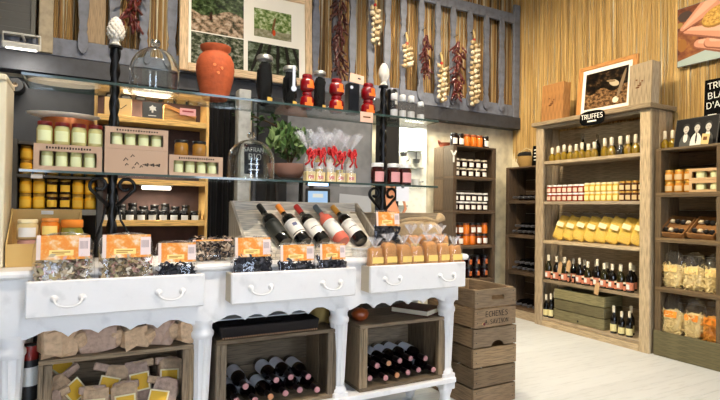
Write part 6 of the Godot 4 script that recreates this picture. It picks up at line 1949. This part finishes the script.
# ---------------------------------------------------------------- lower glass shelf
func on_lower_glass() -> void:
	var y := 1.446
	var card := mat("pink_card", Color(0.7, 0.59, 0.5), 0.85)
	window_carton("windowed carton below the red lidded jars", Vector3(-0.083, y, -2.74), 0.0, 0.275, 0.125, 0.09, card, "dash", 4)
	window_carton("closed pinkish carton with inked sprig", Vector3(0.207, y, -2.74), 0.0, 0.284, 0.122, 0.09, card, "dash", 0, true)
	window_carton("windowed carton stacked on the closed carton", Vector3(0.207, y + 0.123, -2.74), 0.0, 0.284, 0.105, 0.09, card, "dash", 4)
	window_carton("windowed carton right of the closed carton", Vector3(0.49, y, -2.74), 0.0, 0.268, 0.11, 0.09, card, "dash", 4)
	var lid := mat("red_lid", Color(0.48, 0.1, 0.08), 0.4)
	var sp := gloss("pale_green_spread", Color.WHITE)
	for i in 4:
		jar("red-lidded jar of pale green spread, %s from left on the left carton" % ORD[i], Vector3(-0.182 + 0.069 * i, y + 0.126, -2.74), "red lidded jars", 0.033, 0.105, sp, lid, paper("pale_green_paper", Color.WHITE))
	for i in 2:
		jar("black-topped golden jar %s from left behind the right carton" % ORD[i], Vector3(0.42 + 0.09 * i, y + 0.111, -2.74), "golden jars on the right carton", 0.036, 0.08, gold_mat(), mat("black_lid", Color.BLACK), null)
	glass_dome("small clear glass dome covering a slate on the lower glass shelf", Vector3(0.79, y, -2.745), 0.128, 0.235)
	var s := thing("chalk_slate", "small slate reading SAFRAN BIO beneath the small glass dome", "sign", Vector3(0.8, y + 0.001, -2.73), 0.0)
	part(s, "slate_board", cbox(0.105, 0.17, 0.006, 0.002), mat("blue_slate", Color(0.13, 0.14, 0.19), 0.8), Vector3(0.0, 0.115, 0.0), Vector3(-0.1, 0, 0))
	part(s, "easel", cbox(0.02, 0.12, 0.004, 0.0), wood("pale", "y", 0), Vector3(0, 0.06, -0.025), Vector3(0.2, 0, 0))
	part(s, "lettering", text_mesh("SAFRAN", 0.033), chalk(), Vector3(0, 0.165, -0.0005), Vector3(-0.1, 0, 0))
	part(s, "lettering", text_mesh("BIO", 0.045), chalk(), Vector3(0.005, 0.125, 0.003), Vector3(-0.1, 0, 0))
	for i in 2:
		part(s, "chalk_line", cbox(0.06, 0.006, 0.001, 0.0), chalk(), Vector3(0, 0.085 - 0.03 * i, 0.0075 + 0.003 * i), Vector3(-0.1, 0, 0))
	# gift bottles
	var oil := gloss("lemon_oil", Color(0.85, 0.74, 0.25), 0.12)
	var pale := gloss("pale_liqueur", Color(0.86, 0.82, 0.72), 0.12)
	var red := mat("red_ribbon", Color(0.74, 0.07, 0.09), 0.45)
	var bowst := start()
	for k in 6:
		var a := TAU * k / 6.0
		var pts := []
		for i in 9:
			var t := PI * 2.0 * i / 8.0
			pts.append(Vector3(cos(a) * 0.022 * (1.0 - cos(t)) * 0.5, 0.012 * sin(t) + sin(a) * 0.016 * (1.0 - cos(t)) * 0.5, 0.012 * sin(a * 2.0)))
		add_tube(bowst, pts, 0.0045, 5)
	for s2 in [-1.0, 1.0]:
		add_tube(bowst, [Vector3(0, 0, 0), Vector3(s2 * 0.012, -0.02, 0.012), Vector3(s2 * 0.006, -0.04, 0.018), Vector3(s2 * 0.018, -0.06, 0.012)], 0.0045, 5)
	var bow := done(bowst)
	for i in 5:
		var o := thing("gift_bottle", "cellophane wrapped gift bottle with red bow, %s from left on the lower glass shelf" % ORD[i], "gift bottle", Vector3(1.13 + 0.066 * i, y, -2.725 - 0.012 * (i % 2)), 0.0, "wrapped gift bottles")
		part(o, "box_base", cbox(0.055, 0.062, 0.055, 0.002), paper("gift_cream", Color(0.9, 0.8, 0.52)), Vector3(0, 0.031, 0))
		part(o, "red_print", cbox(0.034, 0.02, 0.001, 0.0), paper("gift_red_print", Color(0.8, 0.4, 0.3)), Vector3(0, 0.03, 0.028))
		part(o, "flask", lathe([Vector2(0, 0.062), Vector2(0.022, 0.062), Vector2(0.024, 0.07), Vector2(0.024, 0.13), Vector2(0.01, 0.15), Vector2(0.009, 0.18), Vector2(0, 0.18)], 14), oil if i % 2 else pale)
		part(o, "white_label", lathe([Vector2(0.0245, 0.08), Vector2(0.0245, 0.118)], 8, PI, -PI / 2), paper("white_paper", Color.WHITE))
		part(o, "bow", bow, red, Vector3(0, 0.165 + 0.01 * (i % 3), 0.03), Vector3(0, 0, 0.3 * (i % 3 - 1)), Vector3.ONE * 1.35)
		part(o, "wrapper", tuft(110 + i, 0.095, 0.13), cello(), Vector3(0, 0.168 + 0.01 * (i % 3), 0))
		part(o, "wrapper", lathe([Vector2(0.036, 0.001), Vector2(0.036, 0.1), Vector2(0.028, 0.14), Vector2(0.01, 0.168)], 10), cello())
	# preserving jars
	var wl := mat("white_lid", Color(0.86, 0.86, 0.85), 0.35)
	for i in 3:
		jar("dark preserving jar with white lid and pink label, %s of three" % ORD[i], Vector3(1.585 + 0.088 * i if i < 1 else 1.69 + 0.085 * (i - 1), y, -2.7 if i else -2.72), "preserving jars on the lower glass shelf", 0.042, 0.135, gloss("dark_berry", Color(0.2, 0.06, 0.05), 0.15), wl, paper("pink_label", Color(0.84, 0.6, 0.6)))
	var cup := thing("small_cup", "small pale cup near the right end of the lower glass shelf", "cup", Vector3(1.9, y, -2.76))
	part(cup, "cup_body", lathe([Vector2(0, 0), Vector2(0.022, 0), Vector2(0.03, 0.05), Vector2(0.026, 0.05), Vector2(0.019, 0.006), Vector2(0, 0.006)], 16), mat("cup_ware", Color(0.86, 0.85, 0.8), 0.35))
	part(cup, "cup_handle", tube([Vector3(0.028, 0.04, 0), Vector3(0.045, 0.035, 0), Vector3(0.042, 0.018, 0), Vector3(0.025, 0.012, 0)], 0.003, 6), mat("cup_ware", Color.GRAY))
	var c := thing("price_card", "white price card clipped under the right of the lower glass shelf", "price card", Vector3(1.695, 1.345, -2.598))
	part(c, "card_board", cbox(0.09, 0.088, 0.003, 0.0), paper("card_white", Color(0.9, 0.9, 0.92)), Vector3(0, 0.044, 0))
	part(c, "clip", cbox(0.02, 0.022, 0.006, 0.001), mat("tin", Color.GRAY), Vector3(0, 0.09, 0))


func gold_mat() -> StandardMaterial3D:
	return gloss("gold_preserve", Color(0.6, 0.42, 0.14))


func pod_glass() -> StandardMaterial3D:
	var m := glass("jar_glass", Color(0.95, 0.97, 0.97), 0.01)
	m.metallic_specular = 0.28
	return m


func glass_dome(label: String, at: Vector3, r: float, h: float) -> void:
	var o := thing("glass_dome", label, "glass dome", at)
	var g := mat("dome_glass", Color(0.97, 0.985, 0.985, 0.0), 0.0)
	g.transparency = BaseMaterial3D.TRANSPARENCY_ALPHA
	g.refraction_enabled = true
	g.refraction_scale = 0.05
	var p := [Vector2(r, 0.0), Vector2(r, h * 0.45)]
	for i in range(1, 13):
		var a := PI / 2 * i / 12.0
		p.append(Vector2(r * cos(a), h * 0.45 + h * 0.5 * sin(a)))
	var t := 0.004
	for i in range(12, -1, -1):
		var a := PI / 2 * i / 12.0
		p.append(Vector2((r - t) * cos(a), h * 0.45 + (h * 0.5 - t) * sin(a)))
	p.append(Vector2(r - t, 0.0))
	p.append(Vector2(r, 0.0))
	part(o, "dome_glass", lathe(p, 36), g)
	part(o, "base_rim", lathe([Vector2(r * 0.97, 0), Vector2(r * 1.03, 0), Vector2(r * 1.04, h * 0.025), Vector2(r * 0.98, h * 0.03)], 32), glass("rim_glass", Color(0.9, 0.95, 0.95), 0.1))
	part(o, "knob", lathe([Vector2(0.008, h * 0.945), Vector2(0.009, h * 0.97), Vector2(0.02, h * 0.99), Vector2(0.026, h * 1.05), Vector2(0.02, h * 1.11), Vector2(0.0, h * 1.135)], 16), g)


# ---------------------------------------------------------------- upper glass shelf
func on_upper_glass() -> void:
	var y := 1.864
	glass_dome("large clear glass dome with knob on the upper glass shelf", Vector3(0.285, y, -2.745), 0.118, 0.245)
	var tp := thing("terracotta_pot", "round orange terracotta pot on the upper glass shelf", "pot", Vector3(0.585, y, -2.74))
	var clay := tmat("terracotta", Color(0.76, 0.35, 0.17), "soft", Vector3(5, 5, 5), 0.8, 0.15)
	part(tp, "pot_body", lathe([Vector2(0, 0), Vector2(0.062, 0), Vector2(0.075, 0.03), Vector2(0.094, 0.11), Vector2(0.1, 0.16), Vector2(0.096, 0.2), Vector2(0.08, 0.235), Vector2(0.066, 0.248), Vector2(0.066, 0.255), Vector2(0.078, 0.268), Vector2(0.08, 0.285), Vector2(0.07, 0.287), Vector2(0.058, 0.255), Vector2(0.085, 0.2), Vector2(0.08, 0.06), Vector2(0, 0.01)], 30), clay)
	for q in [[-0.25, 0.165], [0.12, 0.15], [-0.06, 0.125]]:
		part(tp, "stamped_dot", lathe([Vector2(0.009, -0.002), Vector2(0.008, 0.003), Vector2(0, 0.004)], 10), mat("clay_pale", Color(0.9, 0.5, 0.28), 0.8), Vector3(sin(q[0]) * 0.0985, q[1], cos(q[0]) * 0.0985), Vector3(PI / 2, 0, 0) + Vector3(0, q[0], 0))
	# tall glass jars of black pods
	var black := mat("vanilla_black", Color(0.015, 0.014, 0.016), 0.9)
	black.metallic_specular = 0.15
	var silver := mat("silver_lid", Color(0.72, 0.72, 0.7), 0.3, 0.8)
	var k := 0
	for q in [[0.85, 0.275, 0.044, "tallest, nearest the terracotta pot"], [1.0, 0.235, 0.04, "with white thermometer tag"], [1.185, 0.235, 0.036, "between the red jars"]]:
		var o := thing("pod_jar", "tall clear jar of black pods with silver lid, %s" % q[3], "jar", Vector3(q[0], y, -2.72), 0.0, "tall jars of black pods")
		var r: float = q[2]
		var h: float = q[1]
		part(o, "glass_wall", lathe([Vector2(0, 0.001), Vector2(r, 0.001), Vector2(r, h * 0.86), Vector2(r * 0.85, h * 0.91)], 20), pod_glass())
		part(o, "lid", lathe([Vector2(r * 0.95, h * 0.9), Vector2(r, h * 0.905), Vector2(r, h * 0.97), Vector2(r * 0.85, h), Vector2(0, h)], 20), silver)
		part(o, "pods", blob(21 + k, r * 1.7, h * 0.82, r * 1.7, 0.6, 0.14, 4.0, 14, 14), black, Vector3(0, 0.006, 0))
		part(o, "gold_label", lathe([Vector2(r * 1.02, h * 0.03), Vector2(r * 1.02, h * 0.14)], 8, 1.2, 0.1), paper("gold_paper", Color.WHITE))
		if k == 1:
			var tg := part(o, "hang_tag", cbox(0.016, h * 0.55, 0.003, 0.0), paper("strip_white", Color(0.8, 0.83, 0.9)), Vector3(r * 0.2, h * 0.72, r * 1.05))
			part(tg, "round_end", lathe([Vector2(0.016, -0.002), Vector2(0.016, 0.002), Vector2(0, 0.002)], 14), paper("strip_white", Color.WHITE), Vector3(0, -0.066, 0.002), Vector3(PI / 2, 0, 0))
		k += 1
	# red spice pots in stacked pairs
	var redm := gloss("red_lacquer", Color(0.5, 0.025, 0.055), 0.2)
	var flame := paper("flame_orange", Color(0.95, 0.45, 0.1))
	for q in [[1.105, 0.041, "left"], [1.293, 0.045, "middle"], [1.51, 0.045, "right"]]:
		for tier in 2:
			var o := thing("spice_pot", "round red spice pot with orange motif, %s of the %s stacked pair" % [["lower", "upper"][tier], q[2]], "pot", Vector3(q[0], y + 0.1025 * tier, -2.72), 0.3 * (tier - 0.5), "red spice pots")
			var r: float = q[1]
			part(o, "pot_body", lathe([Vector2(0, 0), Vector2(r * 0.75, 0), Vector2(r, 0.015), Vector2(r * 1.04, 0.04), Vector2(r * 0.98, 0.066), Vector2(r * 0.7, 0.082), Vector2(0, 0.082)], 18), redm)
			part(o, "lid", lathe([Vector2(r * 0.66, 0.08), Vector2(r * 0.72, 0.083), Vector2(r * 0.72, 0.098), Vector2(r * 0.6, 0.102), Vector2(0, 0.102)], 18), redm)
			part(o, "motif", lathe([Vector2(r * 1.045, 0.03), Vector2(r * 1.055, 0.04), Vector2(r * 0.995, 0.066)], 6, 0.7, -0.2), flame)
			part(o, "motif", lathe([Vector2(r * 1.03, 0.018), Vector2(r * 1.055, 0.036)], 8, 1.3, -0.5), flame)
	var bx := thing("black_tin", "tall black tin with pale seal between the red spice pots", "tin", Vector3(1.4, y, -2.72))
	part(bx, "tin_body", cbox(0.075, 0.19, 0.06, 0.006), mat("tin_black", Color(0.03, 0.035, 0.06), 0.3), Vector3(0, 0.095, 0))
	part(bx, "seal", lathe([Vector2(0.01, 0), Vector2(0.01, 0.002), Vector2(0, 0.002)], 12), paper("strip_white", Color.WHITE), Vector3(-0.02, 0.16, 0.03), Vector3(PI / 2, 0, 0))
	var pc := thing("price_card", "pale pink price card propped on the black tin", "price card", Vector3(1.42, y + 0.19, -2.7))
	part(pc, "card_board", cbox(0.095, 0.055, 0.004, 0.0), paper("blush_card", Color(0.9, 0.72, 0.62)), Vector3(0, 0.028, 0), Vector3(-0.1, 0, -0.12))
	part(pc, "print", cbox(0.02, 0.008, 0.001, 0.0), mat("band_black", Color.GRAY), Vector3(0.015, 0.03, 0.003), Vector3(-0.1, 0, -0.12))
	var pe := thing("price_card", "blush price card hanging on the front edge of the upper glass shelf", "price card", Vector3(1.435, 1.805, -2.597))
	part(pe, "card_board", cbox(0.085, 0.06, 0.003, 0.0), paper("blush_card", Color.WHITE), Vector3(0, 0.03, 0))
	part(pe, "print", cbox(0.05, 0.008, 0.001, 0.0), mat("burn", Color.GRAY), Vector3(0, 0.03, 0.002))
	# clear bottles with white caps
	var cl := glass("jar_glass", Color.WHITE)
	var white := mat("cap_white", Color(0.88, 0.88, 0.87), 0.4)
	var salt := mat("pale_salt", Color(0.74, 0.74, 0.74), 0.6)
	for i in 4:
		var h: float = [0.165, 0.165, 0.165, 0.135][i]
		var o := thing("spice_bottle", "small clear bottle with white cap, %s from left on the upper glass shelf" % ORD[i], "bottle", Vector3([1.7, 1.765, 1.83, 1.905][i], y, -2.72), 0.0, "small clear bottles")
		part(o, "glass_wall", lathe([Vector2(0, 0.001), Vector2(0.026, 0.001), Vector2(0.027, 0.01), Vector2(0.027, h * 0.6), Vector2(0.017, h * 0.75), Vector2(0.017, h * 0.8)], 18), cl)
		part(o, "contents", lathe([Vector2(0, 0.006), Vector2(0.0235, 0.006), Vector2(0.0235, h * 0.38), Vector2(0, h * 0.39)], 16), salt)
		part(o, "cap", lathe([Vector2(0.019, h * 0.76), Vector2(0.021, h * 0.77), Vector2(0.021, h * 0.97), Vector2(0.018, h), Vector2(0, h)], 16), white)
	var dt := thing("dark_tin", "small dark tin with white front behind the clear bottles", "tin", Vector3(1.735, y, -2.8))
	part(dt, "tin_body", lathe([Vector2(0, 0), Vector2(0.034, 0), Vector2(0.034, 0.2), Vector2(0.03, 0.21), Vector2(0, 0.21)], 16), mat("tin_black", Color.BLACK))
	part(dt, "white_front", lathe([Vector2(0.035, 0.11), Vector2(0.035, 0.19)], 8, 1.6, 0.0), paper("white_paper", Color.WHITE))
